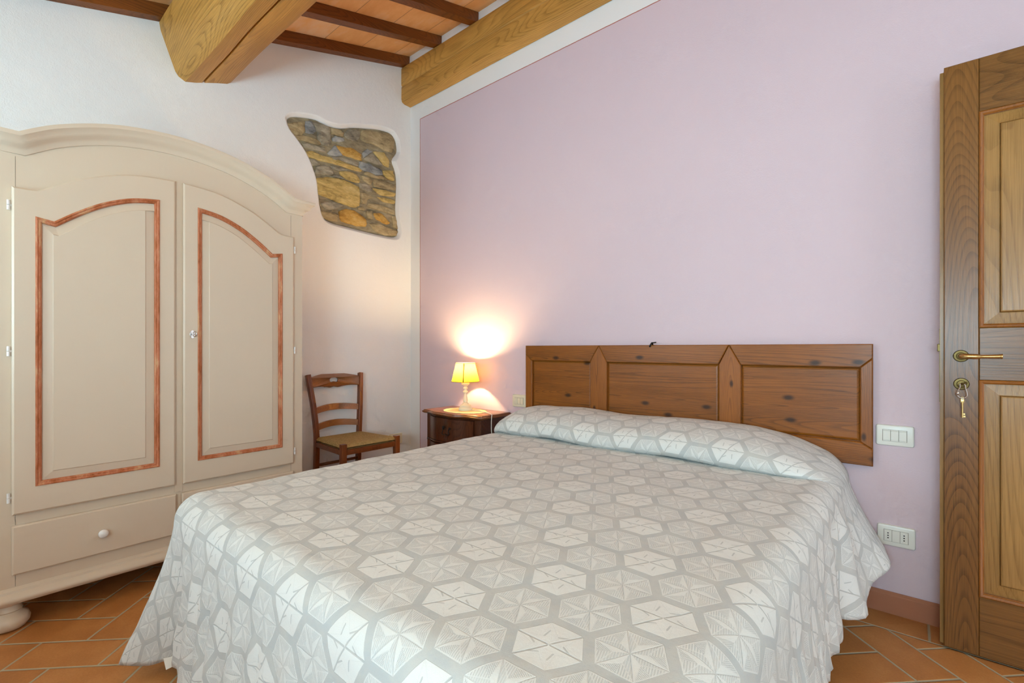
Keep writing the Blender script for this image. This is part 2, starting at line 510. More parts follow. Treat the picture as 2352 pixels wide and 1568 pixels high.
for off, h in ((.003, -.0012), (.008, -.005), (.022, -.024), (.028, DEP)):
    cur = [bm.verts.new((h, u, v)) for u, v in offset(hole, off)]
    for i in range(n): bm.faces.new((prev[i], prev[(i + 1) % n], cur[(i + 1) % n], cur[i]))
    prev = cur
for t in tessellate_polygon([[v.co for v in prev]]): bm.faces.new([prev[i] for i in t])
bv = [bm.verts.new((-.25, u, v)) for u, v in rect]
bm.faces.new(bv)
for i in range(4): bm.faces.new((fv[i], fv[(i + 1) % 4], bv[(i + 1) % 4], bv[i]))
wl = struct('wall_left', bm, WALL)
# exposed masonry inside the niche
tones = {
 'G': ('grey', (srgb(100, 94, 84), srgb(168, 158, 136), srgb(206, 196, 172))),
 'B': ('blue_grey', (srgb(96, 98, 98), srgb(166, 168, 166), srgb(204, 202, 192))),
 'Y': ('yellow', (srgb(140, 112, 64), srgb(216, 186, 116), srgb(236, 212, 150))),
 'O': ('ochre', (srgb(150, 106, 50), srgb(214, 168, 88), srgb(230, 198, 128))),
 'T': ('tan', (srgb(108, 94, 70), srgb(184, 164, 124), srgb(216, 198, 156)))}
SM = {k: mat_stone(1, t) for k, t in tones.items()}
stones = [
('T',[(105,215),(180,200),(290,190),(300,300),(250,345),(180,335),(115,270)]),('B',[(297,187),(380,190),(410,250),(425,300),(370,330),(305,310)]),
('G',[(385,200),(470,205),(560,250),(585,300),(590,420),(570,465),(500,450),(445,400),(435,300)]),('T',[(170,345),(300,345),(430,385),(480,445),(440,455),(330,425),(215,390)]),
('B',[(600,380),(640,355),(730,375),(740,410),(680,425),(610,410)]),('T',[(592,265),(700,285),(740,325),(725,360),(640,345),(592,330)]),
('G',[(735,330),(800,272),(880,280),(920,320),(915,380),(850,405),(770,380)]),('T',[(930,288),(1060,298),(1230,322),(1295,380),(1300,480),(1272,535),(1180,510),(1080,450),(1000,430),(930,390)]),
('O',[(650,460),(760,480),(830,490),(930,560),(935,630),(850,610),(700,550)]),('G',[(262,430),(350,440),(420,465),(520,480),(535,540),(450,520),(295,485)]),
('Y',[(315,530),(380,520),(470,570),(580,590),(700,630),(930,720),(925,755),(800,725),(640,670),(480,635),(335,590)]),('G',[(600,585),(720,590),(905,650),(890,695),(800,660),(620,620)]),
('G',[(342,605),(410,620),(470,670),(440,690),(372,680)]),('G',[(425,695),(520,680),(580,700),(625,780),(560,795),(412,775)]),('G',[(590,690),(700,700),(785,735),(700,748),(620,733)]),
('Y',[(690,750),(800,755),(880,790),(925,860),(900,880),(790,860),(700,800)]),('Y',[(425,830),(560,815),(700,840),(800,870),(905,930),(915,1020),(910,1130),(850,1155),(700,1110),(560,1050),(440,1000),(428,900)]),
('B',[(912,645),(1000,660),(1160,740),(1170,790),(1080,795),(920,725)]),('G',[(965,600),(1040,545),(1070,560),(1170,675),(1150,695),(1000,640)]),('Y',[(1070,530),(1190,540),(1245,640),(1240,705),(1175,670)]),
('Y',[(1170,740),(1285,750),(1300,860),(1230,840),(1180,785)]),('T',[(1075,840),(1200,860),(1315,910),(1315,965),(1180,950),(1070,920)]),('Y',[(1060,940),(1200,965),(1312,1000),(1300,1035),(1150,1020)]),
('G',[(905,890),(980,885),(1040,930),(1050,990),(980,970),(920,940)]),('T',[(930,985),(1000,1005),(1080,1045),(1000,1065),(985,1112),(930,1110)]),('Y',[(1115,1040),(1220,1052),(1312,1080),(1300,1118),(1180,1092)]),
('T',[(1015,1108),(1130,1122),(1295,1185),(1305,1240),(1180,1205),(1005,1148)]),('G',[(478,1105),(600,1090),(735,1135),(640,1182),(530,1182)]),('T',[(468,1200),(570,1212),(672,1240),(660,1312),(560,1300),(495,1260)]),
('O',[(680,1205),(760,1175),(850,1190),(985,1290),(982,1372),(860,1360),(710,1315)]),('O',[(1070,1222),(1160,1230),(1255,1330),(1220,1350),(1100,1290)]),('T',[(1028,1345),(1120,1332),(1240,1382),(1345,1420),(1325,1475),(1200,1470),(1090,1425)]),
('T',[(1272,1250),(1315,1262),(1340,1400),(1292,1372)]),('B',[(560,545),(640,455),(690,530),(725,572),(600,580)]),('B',[(945,540),(1000,500),(1060,530),(960,598)]),('T',[(890,1152),(960,1152),(962,1192),(900,1182)]),
('G',[(625,790),(690,800),(780,865),(900,925),(800,862),(700,832),(600,812)]),('T',[(930,800),(1000,810),(1060,850),(1040,900),(960,860)]),('T',[(990,1200),(1060,1190),(1050,1290),(1000,1280)]),('T',[(1000,745),(1080,800),(1170,800),(1230,850),(1080,830),(960,780)])]
bm = bmesh.new()
inner = offset(hole, .0275)
order = list(SM)
# mortar bed
prism(bm, inner, lambda u, v, h: (h, u, v), DEP + .002, DEP + .008)
for f in bm.faces: f.material_index = 5
for si, (tone, pl) in enumerate(stones):
    ps = [on_plane(0, DEP + .015, 640 + a / S5, 240 + b / S5) for a, b in pl]
    ps = [Vector((p.y, p.z)) for p in ps]
    ps = [a.lerp(b, t / 5) * .7 + .3 * c for a, b, cc in zip(ps, ps[1:] + ps[:1], range(99)) for t, c in zip(range(5), [Vector((q.x, q.y)) for q in catmull([(v.x, v.y, 0) for v in ps], 5, True)][cc * 5:cc * 5 + 5])]
    cen = sum(ps, Vector((0, 0))) / len(ps)
    rings = []
    hgt = .010 + .009 * random.random()
    for k, (sc, hh) in enumerate(((1.03, 0), (1.0, .55), (.93, .88), (.6, 1.0), (.28, 1.02))):
        ring = []
        for i, p in enumerate(ps):
            q = cen + (p - cen) * sc
            jt = mnoise.noise(Vector((q.x * 45, q.y * 45, si))) * .006 * (1 if k else 1)
            q = q + (q - cen).normalized() * jt
            hn = mnoise.noise(Vector((q.x * 22, q.y * 40, si * 3.1))) * .005 + mnoise.noise(Vector((q.x * 70, q.y * 90, si * 3.1))) * .003
            ring.append(bm.verts.new((DEP + .006 + hgt * hh + (hn if k > 0 else 0), q.x, q.y)))
        rings.append(ring)
    N_ = len(ps); fs = []
    for a, b in zip(rings, rings[1:]):
        for i in range(N_): fs.append(bm.faces.new((a[i], a[(i + 1) % N_], b[(i + 1) % N_], b[i])))
    cv = bm.verts.new((DEP + .006 + hgt * 1.03, cen.x, cen.y))
    for i in range(N_): fs.append(bm.faces.new((rings[-1][i], rings[-1][(i + 1) % N_], cv)))
    for f in fs: f.material_index = order.index(tone); f.smooth = True
o = obj('exposed_stonework', bm, [SM[k] for k in order] + [MORTAR])
tag(o, 'patch of bare yellow and grey rubble stones left showing in the white plaster wall', 'stone wall')

# back wall (lilac), with the white strip above beam level
struct('wall_back', BX((-.25, 0, 0), (XR + .25, .2, roof(.2) + RH + .1)), PINK)
bm = bmesh.new(); box(bm, (0, -.055, 3.26), (XR, 0, roof(-.055) + RH + .01))
struct('trim_1', bm, WALL)
# right wall with the doorway the open door belongs to, front wall with a window behind the camera
DY0, DY1, DZ = -1.02, -.20, 2.05
bm = bmesh.new()
hr = roof(.2) + RH
box(bm, (XR, YF - .2, 0), (XR + .12, DY0, hr)); box(bm, (XR, DY1, 0), (XR + .12, .2, hr)); box(bm, (XR, DY0, DZ), (XR + .12, DY1, hr))
struct('wall_right', bm, WALL)
WX0, WX1, WZ0, WZ1 = .35, 1.50, .85, 1.80
VX0, VX1 = 2.85, 3.80  # second unseen window opening, added so a fill light can stand in it
bm = bmesh.new(); hf = roof(YF) + RH + .05
box(bm, (-.25, YF - .2, 0), (WX0, YF, hf)); box(bm, (WX1, YF - .2, 0), (VX0, YF, hf)); box(bm, (VX1, YF - .2, 0), (XR + .25, YF, hf))
box(bm, (VX0, YF - .2, 0), (VX1, YF, WZ0)); box(bm, (VX0, YF - .2, WZ1), (VX1, YF, hf))
box(bm, (WX0, YF - .2, 0), (WX1, YF, WZ0)); box(bm, (WX0, YF - .2, WZ1), (WX1, YF, hf))
struct('wall_front', bm, WALL)
# skirting
def skirt_bm(a, b, axis):
    bm = bmesh.new()
    prof = [(0, 0), (.012, 0), (.012, .072), (.009, .076), (.009, .079), (.005, .084), (0, .084)]
    if axis == 'x':
        prism(bm, [(-u, v) for u, v in prof], lambda u, v, h: (h, u, v), a, b)
    else:
        prism(bm, prof, lambda u, v, h: (u, h, v), a, b)
    return bm
struct('baseboard_back', skirt_bm(0.0, XR, 'x'), SKIRTING)
struct('baseboard_left', skirt_bm(YF, -.012, 'y'), SKIRTING)

# ------------------------------------------------------------------ beams and rafters
def beam_mesh(sect, x0, x1, nseg, jit, notch=None, seed=0):
    bm = bmesh.new(); rings = []
    for j in range(nseg + 1):
        x = lerp(x0, x1, j / nseg); ring = []
        for i, (y, z) in enumerate(sect):
            a = mnoise.noise(Vector((x * 1.3, i * .35, seed))) * jit
            b = mnoise.noise(Vector((x * 1.3, i * .35 + 9, seed))) * jit
            if notch and i in notch:
                w = mnoise.noise(Vector((x * 2.1, 3, seed))) * .016
                ring.append(bm.verts.new((x, y + w, z + w * .3)))
            else: ring.append(bm.verts.new((x, y + a, z + b)))
        rings.append(ring)
    n = len(sect)
    for a, b in zip(rings, rings[1:]):
        for i in range(n): bm.faces.new((a[i], a[(i + 1) % n], b[(i + 1) % n], b[i]))
    bm.faces.new(rings[0][::-1]); bm.faces.new(rings[-1])
    return bm
sect = [(-1.690, roof(-1.69) - .002), (-1.684, 2.79), (-1.650, 2.69), (-1.617, 2.592), (-1.600, 2.568), (-1.568, 2.554), (-1.52, 2.570),
        (-1.487, 2.584), (-1.481, 2.622), (-1.474, 2.589), (-1.41, 2.612), (-1.355, 2.634), (-1.335, 2.650), (-1.330, 2.70), (-1.36, roof(-1.36) - .002)]
o = obj('ceiling_beam', beam_mesh(sect, -.002, XR, 90, .008, (7, 8, 9), 1), BEAM, origin=(0, -1.5, 2.55), smooth='auto')
tag(o, 'thick honey oak beam with a long split along its rounded underside, above the wardrobe', 'beam', 'main ceiling beams')
sect2 = [(-.004, 3.02), (-.060, 3.020), (-.085, 3.030), (-.093, 3.055), (-.094, 3.150), (-.088, 3.157), (-.094, 3.164), (-.093, 3.29), (-.088, 3.305), (-.004, 3.305)]
o = obj('ceiling_beam', beam_mesh(sect2, 0, XR, 90, .004, None, 2), BEAM, origin=(0, -.05, 3.02), smooth='auto')
tag(o, 'square oak beam running along the top of the lilac wall', 'beam', 'main ceiling beams')
rx = [(-.0, .060), (.383, .445), (.766, .830)] + [(.766 + .383 * i, .830 + .383 * i) for i in range(1, 9)]
names = ['against the white wall above the stone patch', 'next to the one touching the white wall', 'third out from the white wall', 'fourth out from the white wall']
first = None
for i, (a, b) in enumerate(rx):
    if i >= 4 and i > 8: break
    bm = bmesh.new()
    pts = [(YF + .002, roof(YF)), (-.056, roof(-.056)), (-.056, roof(-.056) + RH), (YF + .002, roof(YF) + RH)]
    prism(bm, pts, lambda u, v, h: (h, u, v), a + .001, b, bev=0)
    bmesh.ops.bevel(bm, geom=[e for e in bm.edges if abs(e.verts[0].co.y - e.verts[1].co.y) > 2], offset=.003, segments=1, affect='EDGES')
    if i > 3: continue
    o = obj('ceiling_rafter', bm, RAFTER, origin=(a, -2, roof(-2)))
    tag(o, 'slim dark brown rafter under the terracotta tiles, ' + names[i], 'rafter', 'dark rafters under the ceiling tiles')

# ------------------------------------------------------------------ wardrobe
WF = .58; YC = -1.751; HW = .571
def wy(u, v, h): return (WF + h, YC + u, v)       # u along the front (towards the corner), v up, h out
wr = thing('wardrobe', (.30, YC, 0), 'cream painted two-door wardrobe with an arched cornice and rust-red panel lines', 'wardrobe')
def arc(us, e0, e1, z0, z1, p=2.0):
    pass
corn = [(-HW, 1.775), (-.488, 1.775), (-.47, 1.782), (-.39, 1.838), (-.255, 1.893), (-.10, 1.920), (0, 1.924), (.10, 1.920), (.255, 1.886), (.39, 1.832), (.47, 1.782), (.488, 1.775), (HW, 1.775)]
arch = [(u, v) for u, v in corn]
arcp = [tuple(p)[:2] for p in catmull([(u, v, 0) for u, v in [(-.485, 1.775), (-.37, 1.845), (-.20, 1.903), (0, 1.924), (.20, 1.903), (.37, 1.845), (.485, 1.775)]], 8)]
top_line = [(-HW, 1.775)] + arcp + [(HW, 1.775)]
# carcass: solid body behind the front
bm = bmesh.new()
prism(bm, [(-HW, .155), (HW, .155)] + [(u, v + .02) for u, v in top_line[::-1]], wy, -.555, 0)
cas = obj('carcass', bm, PAINT, wr, smooth=False)
# thin vertical seams of the front frame
for sx in (-1, 1):
    bm = bmesh.new()
    box(bm, wy(sx * .510 - .0006, .165, -.002), wy(sx * .510 + .0006, 1.765, .0005)); obj('joint_line', bm, GAP, wr)
# cornice: stepped moulding along the arch, returned on both sides
cprof = [(.001, -.004), (.001, .006), (-.004, .010), (-.012, .012), (-.020, .020), (-.026, .034), (-.036, .044), (-.040, .046), (-.052, .062), (-.060, .064), (-.066, .064), (-.066, -.02), (0, -.02)]
path = [(-HW - .0, 1.775)] + arcp[:1] + arcp[3:-3] + arcp[-1:] + [(HW + .0, 1.775)]
path = path[::-1]                                   # travel right to left so that left of travel is down
bm = bmesh.new()
cp = [(-o_, h) for o_, h in cprof]
sweep(bm, [( -u, v) for u, v in path], False, cp, lambda u, v, h: wy(u, v, h))
obj('cornice', bm, PAINT, wr, smooth='auto')
for sx in (-1, 1):
    bm = bmesh.new()
    # return of the cornice to the wall (along x), mitred at the front corner
    pr = [(-o_, h) for o_, h in cprof[1:-2]]
    a = [bm.verts.new((WF + h, YC + sx * (HW + h * .68), 1.775 + o_)) for o_, h in pr]
    c = [bm.verts.new((.03, YC + sx * (HW + h * .68), 1.775 + o_)) for o_, h in pr]
    a0 = [bm.verts.new((WF + h, YC + sx * HW, 1.775 + o_)) for o_, h in pr]
    for i in range(len(a) - 1):
        bm.faces.new((a[i], a[i + 1], c[i + 1], c[i])); bm.faces.new((a0[i], a0[i + 1], a[i + 1], a[i]))
    bm.faces.new((a[-1], a0[-1], bm.verts.new((.03, YC + sx * HW, 1.775 + pr[-1][0])), c[-1]))
    obj('cornice_return', bm, PAINT, wr)
# doors
dtop = [(0, 1.648), (.05, 1.649), (.078, 1.656), (.13, 1.690), (.21, 1.737), (.31, 1.777), (.397, 1.796), (.505, 1.803)]
ptop = [(0, 1.547), (.050, 1.538), (.12, 1.598), (.237, 1.667), (.31, 1.690), (.383, 1.702)]
for sx, uo, ui in ((-1, -.520, -.015), (1, .517, .015)):
    dt = [tuple(p)[:2] for p in catmull([(a, b, 0) for a, b in dtop], 5)]
    o2 = [(uo - sx * 0 + (-sx) * t * (abs(uo - ui) / .505), z) for t, z in dt]     # outer edge towards the middle
    outline = [(uo, .434), (ui, .434)] + o2[::-1]
    if sx > 0: outline = outline[::-1]
    bm = bmesh.new()
    # opening of the panel
    uo2 = uo + (-sx) * .062; uw = .383
    pt = [(0, 1.547), (.050, 1.538)] + [tuple(p)[:2] for p in catmull([(.050, 1.538, 0), (.12, 1.595, 0), (.2, 1.648, 0), (.29, 1.686, 0), (.383, 1.702, 0)], 5)][1:]
    pw = [(uo2 + (-sx) * t, z) for t, z in pt]
    pan = [(uo2, .531), (uo2 + (-sx) * uw, .531)] + pw[::-1]
    if sx > 0: pan = pan[::-1]
    # slab with the opening
    def ring(pts, h): return [bm.verts.new(wy(u, v, h)) for u, v in pts]
    A = ring(outline, .001); B = ring(outline, .016); C2 = ring(offset(outline, .006), .021)
    n = len(outline)
    for r0, r1 in ((A, B), (B, C2)):
        for i in range(n): bm.faces.new((r0[i], r0[(i + 1) % n], r1[(i + 1) % n], r1[i]))
    D = ring(pan, .021)
    oo = offset(outline, .006)
    for t in tessellate_polygon([[Vector((u, v, 0)) for u, v in oo], [Vector((u, v, 0)) for u, v in pan]]):
        al = C2 + D; bm.faces.new([al[i] for i in t])
    E2 = ring(pan, .008); m = len(pan)
    for i in range(m): bm.faces.new((D[i], D[(i + 1) % m], E2[(i + 1) % m], E2[i]))
    dr = obj('door', bm, PAINT, wr, smooth=False)
    # rust coloured moulding
    bm = bmesh.new()
    sweep(bm, pan, True, [(-.001, .010), (-.001, .0235), (.004, .026), (.008, .022), (.0125, .0225), (.0165, .018), (.0165, .008)], wy)
    obj('panel_moulding', bm, RED, dr, smooth='auto')
    # raised field
    bm = bmesh.new()
    p1 = offset(pan, .0165); p2 = offset(pan, .046); p3 = offset(pan, .049)
    r1 = ring(p1, .010); r2 = ring(p2, .015); r3 = ring(p3, .018)
    for a, b in ((r1, r2), (r2, r3)):
        for i in range(m): bm.faces.new((a[i], a[(i + 1) % m], b[(i + 1) % m], b[i]))
    for t in tessellate_polygon([[Vector((u, v, 0)) for u, v in p3]]): bm.faces.new([r3[i] for i in t])
    obj('panel', bm, PAINT, dr)
    for hz in (1.578, 1.04, .499):
        bm = bmesh.new(); hu = uo + sx * .008
        tube(bm, [wy(hu, hz - .018, .012), wy(hu, hz - .001, .012)], .005, seg=10)
        tube(bm, [wy(hu, hz + .001, .012), wy(hu, hz + .018, .012)], .005, seg=10)
        box(bm, wy(hu - .002 * sx, hz - .004, .008), wy(hu - sx * .014, hz + .004, .011))
        obj('hinge', bm, KNOB, dr, smooth='auto')
    if sx > 0:
        ku = -1.701 - YC; kz = 1.115
        bm = bmesh.new()
        pts = [(ku + .010 * math.cos(a) * (1), kz + .019 * math.sin(a)) for a in [2 * PI * i / 24 for i in range(24)]]
        prism(bm, pts, wy, .0205, .0225, .0006); obj('escutcheon', bm, STEEL, dr)
        bm = bmesh.new(); tube(bm, [wy(ku, kz, .02), wy(ku, kz, .045)], .0028)
        pts = [wy(ku + .0, kz, .045) for _ in range(1)]
        lp = [wy(ku + .013 * math.cos(a) * .35, kz + .011 * math.sin(a), .054 + .011 * math.cos(a)) for a in [2 * PI * i / 16 for i in range(17)]]
        tube(bm, lp, .0022, seg=6, cap=False)
        obj('wardrobe_key', bm, STEEL, dr, smooth=True)
# centre post between the doors
bm = BX(wy(-.015, .40, 0), wy(.015, 1.80, .004)); obj('centre_post', bm, PAINT, wr)
# drawers
for sx, a, b in ((-1, -.520, -.011), (1, .010, .517)):
    bm = bmesh.new()
    prism(bm, [(a, .212), (b, .212), (b, .393), (a, .393)], wy, .001, .020, .005)
    dw = obj('drawer', bm, PAINT, wr)
    for ku in ([(a + b) / 2]):
        bm = bmesh.new()
        lathe(bm, [(.007, 0), (.006, .008), (.012, .013), (.0165, .020), (.0165, .026), (.012, .031), (.004, .033)], seg=24)
        bmesh.ops.rotate(bm, verts=bm.verts, matrix=Matrix.Rotation(PI / 2, 3, 'Y'))
        bmesh.ops.translate(bm, verts=bm.verts, vec=wy(ku, .298, .019))
        obj('knob', bm, KNOB, dw, smooth=True)
# base moulding
bm = bmesh.new()
bp = [(0, -.02), (0, .002), (-.006, .006), (-.010, .012), (-.018, .014), (-.022, .020), (-.032, .030), (-.040, .032), (-.046, .030), (-.052, .024), (-.055, .022), (-.055, -.02)]
sweep(bm, [(-HW, .163), (HW, .163)], False, bp, wy)
obj('base_moulding', bm, PAINT, wr, smooth='auto')
for sx in (-1, 1):
    bm = bmesh.new()
    q = [(o_, h) for o_, h in bp[1:-1]]
    a = [bm.verts.new((WF + h, YC + sx * (HW + h * .7), .163 + o_)) for o_, h in q]; c = [bm.verts.new((.03, YC + sx * (HW + h * .7), .163 + o_)) for o_, h in q]
    a0 = [bm.verts.new((WF + h, YC + sx * HW, .163 + o_)) for o_, h in q]
    for i in range(len(a) - 1): bm.faces.new((a[i], a[i + 1], c[i + 1], c[i])); bm.faces.new((a0[i], a0[i + 1], a[i + 1], a[i]))
    bm.faces.new((a[-1], a0[-1], bm.verts.new((.03, YC + sx * HW, .108)), c[-1]))
    obj('base_moulding', bm, PAINT, wr)
bm = BX((.04, YC - HW, .100), (WF, YC + HW, .120)); obj('plinth_board', bm, PAINT, wr)
for fx, fy in ((WF - .04, YC - HW + .045), (WF - .04, YC + HW - .045), (.09, YC - HW + .045), (.09, YC + HW - .045)):
    bm = bmesh.new()
    lathe(bm, [(.030, 0), (.047, .006), (.058, .022), (.060, .036), (.054, .052), (.040, .062), (.036, .068), (.040, .073), (.036, .082), (.034, .092), (.042, .102)], (fx, fy, 0), 32)
    obj('bun_foot', bm, PAINT, wr, smooth='auto')

# ------------------------------------------------------------------ chair
ch = thing('dining_chair', (.28, -.69, 0), 'walnut-stained wooden chair with a woven rush seat standing against the white wall', 'chair')
zs = .452
BL = [(.085, -.853, 0), (.095, -.853, .22), (.102, -.853, .45), (.088, -.862, .62), (.066, -.874, .76), (.044, -.884, .872)]
BR = [(.085, -.540, 0), (.095, -.540, .22), (.102, -.537, .45), (.088, -.522, .62), (.066, -.505, .76), (.044, -.490, .872)]
for P in (BL, BR):
    bm = TUBE(catmull(P, 4), 1, seg=16, flat=(.030, .036)); obj('rear_post', bm, CHAIR, ch, smooth='auto')
for y in (-.878, -.488):
    bm = TUBE([(.470, y, 0), (.478, y, .25), (.480, y, zs + .008), (.480, y, zs + .012)], 1, seg=16, flat=(.036, .036)); obj('leg', bm, CHAIR, ch, smooth='auto')
pl = catmull(BL, 8); pr_ = catmull(BR, 8)
def at_z(P, z):
    for a, b in zip(P, P[1:]):
        if a.z <= z <= b.z: return a.lerp(b, (z - a.z) / (b.z - a.z + 1e-9))
    return P[-1]
def slat(zlo, zhi, name, holes=False):
    """zlo/zhi: functions of s in 0..1 (left to right)"""
    bm = bmesh.new(); n = 28; ns = 8
    hw, hh, hc = .085, .017, .828
    front = []
    for i in range(n + 1):
        s = i / n; col = []
        for j in range(ns + 1):
            z = lerp(zlo(s), zhi(s), j / ns)
            a = at_z(pl, z); b = at_z(pr_, z)
            p = a.lerp(b, s); p.x -= .046 * math.sin(PI * s) - .004
            col.append(p)
        front.append(col)
    def off(p, d): return p + Vector((d, 0, 0))
    if not holes:
        F = [[bm.verts.new(off(p, .008)) for p in col] for col in front]; B = [[bm.verts.new(off(p, -.008)) for p in col] for col in front]
        for G in (F, B):
            for i in range(n):
                for j in range(ns): bm.faces.new((G[i][j], G[i + 1][j], G[i + 1][j + 1], G[i][j + 1]))
        rim = [(i, 0) for i in range(n)] + [(n, j) for j in range(ns)] + [(i, ns) for i in range(n, 0, -1)] + [(0, j) for j in range(ns, 0, -1)]
        for (i, j), (k, l) in zip(rim, rim[1:] + rim[:1]): bm.faces.new((F[i][j], F[k][l], B[k][l], B[i][j]))
    else:
        # outline and hole in (s,z), tessellated densely
        oc = [(i / n, zlo(i / n)) for i in range(n + 1)] + [(i / n, zhi(i / n)) for i in range(n, -1, -1)]
        hl = [(.515 + hw * math.copysign(abs(math.cos(a)) ** .7, math.cos(a)), hc + hh * math.copysign(abs(math.sin(a)) ** .8, math.sin(a)) * (1 if math.sin(a) > 0 else 1 - .45 * math.exp(-(math.cos(a) / .3) ** 2))) for a in [2 * PI * i / 28 for i in range(28)]]
        def P3(s, z, d):
            a = at_z(pl, z); b = at_z(pr_, z); p = a.lerp(b, s); p.x -= .046 * math.sin(PI * s) - .004; p.x += d; return p
        al = oc + hl
        F = [bm.verts.new(P3(s, z, .008)) for s, z in al]; B = [bm.verts.new(P3(s, z, -.008)) for s, z in al]
        for t in tessellate_polygon([[Vector((s, z, 0)) for s, z in oc], [Vector((s, z, 0)) for s, z in hl]]):
            bm.faces.new([F[i] for i in t]); bm.faces.new([B[i] for i in t])
        for st, cnt in ((0, len(oc)), (len(oc), len(hl))):
            for i in range(cnt):
                a = st + i; b = st + (i + 1) % cnt; bm.faces.new((F[a], F[b], B[b], B[a]))
    bmesh.ops.remove_doubles(bm, verts=bm.verts, dist=1e-6)
    obj(name, bm, CHAIRL, ch, smooth='auto')
slat(lambda s: .790 - .012 * math.sin(PI * s) ** 2 - .004 * math.cos(4 * PI * s) + .010 * math.exp(-((s - .5) / .05) ** 2) * .8, lambda s: .848 + .030 * math.sin(PI * s) ** .9, 'top_rail', True)
slat(lambda s: .611 + .013 * math.sin(PI * s), lambda s: .650 + .016 * math.sin(PI * s), 'back_slat')
slat(lambda s: .501 + .013 * math.sin(PI * s), lambda s: .540 + .016 * math.sin(PI * s), 'back_slat')
# seat rails
for a, b in (((.102, -.853), (.102, -.537)), ((.480, -.878), (.480, -.488)), ((.102, -.853), (.480, -.878)), ((.102, -.537), (.480, -.488))):
    bm = TUBE([(a[0], a[1], zs - .040), (b[0], b[1], zs - .040)], 1, seg=12, flat=(.022, .034)); obj('seat_rail', bm, CHAIR, ch, smooth='auto')
for z, a, b in ((.20, (.092, -.853), (.477, -.878)), (.20, (.092, -.54), (.477, -.488)), (.27, (.10, -.853), (.10, -.54)), (.30, (.478, -.878), (.478, -.488))):
    bm = TUBE([(a[0], a[1], z), (b[0], b[1], z)], .010, seg=10); obj('stretcher', bm, CHAIR, ch, smooth=True)
# rush seat
bm = bmesh.new(); n = 26; top = []
cen = Vector((.29, -.688, 0))
for layer, dz0 in ((0, 1), (1, -1)):
    G = []
    for i in range(n + 1):
        row = []
        for j in range(n + 1):
            u, v = i / n * 2 - 1, j / n * 2 - 1
            x = lerp(.096, .492, (u + 1) / 2); hy = lerp(.172, .205, (u + 1) / 2)
            y = -.690 + v * hy * (1) + .002 * u
            m = max(abs(u), abs(v)); edge = max(0, 1 - m ** 8) ** .5
            # leg corners are cut back
            zz = zs - .014 + dz0 * .023 * edge + (.004 * (m ** 2) if dz0 > 0 else 0)
            cdx = max(0, abs(u) - .90) * max(0, abs(v) - .90)
            x -= math.copysign(cdx * 1.2, u); y -= math.copysign(cdx * 1.2, v)
            row.append(bm.verts.new((x, y, zz)))
        G.append(row)
    for i in range(n):
        for j in range(n): bm.faces.new((G[i][j], G[i + 1][j], G[i + 1][j + 1], G[i][j + 1]))
bmesh.ops.remove_doubles(bm, verts=bm.verts, dist=.0006)
obj('rush_seat', bm, mat_rush(.295 - .28, 0), ch, smooth=True)

# ------------------------------------------------------------------ nightstand
NZ = .625
ns = thing('nightstand', (.80, -.17, 0), 'small dark mahogany bedside cabinet with a curved front between chair and bed', 'nightstand')
def front_y(x, base):      # serpentine front
    s = (x - .80) / .27
    return base - .022 * math.cos(s * PI * .9) * (1 if abs(s) < 1.1 else 1) - .006 * math.sin(s * 9)
def serp(x0, x1, base, back, n=32):
    pts = [(lerp(x0, x1, i / n), front_y(lerp(x0, x1, i / n), base)) for i in range(n + 1)]
    return pts + [(x1, back), (x0, back)]
bm = bmesh.new()
o1 = serp(.535, 1.065, -.292, -.02)
prism(bm, o1, lambda u, v, h: (u, v, h), .10, NZ - .022)
obj('body', bm, NSTAND, ns)
bm = bmesh.new()
tp = serp(.512, 1.092, -.318, -.006)
n = len(tp)
rings = []
for off, z in ((.012, -.026), (.004, -.020), (.0, -.014), (.001, -.009), (.007, -.006), (.008, -.001), (.010, 0)):
    rings.append([bm.verts.new((u, v, NZ + z)) for u, v in offset(tp, off)])
for a, b in zip(rings, rings[1:]):
    for i in range(n): bm.faces.new((a[i], a[(i + 1) % n], b[(i + 1) % n], b[i]))
bm.faces.new(rings[0][::-1]); bm.faces.new(rings[-1])
obj('top', bm, NTOP, ns, smooth='auto')
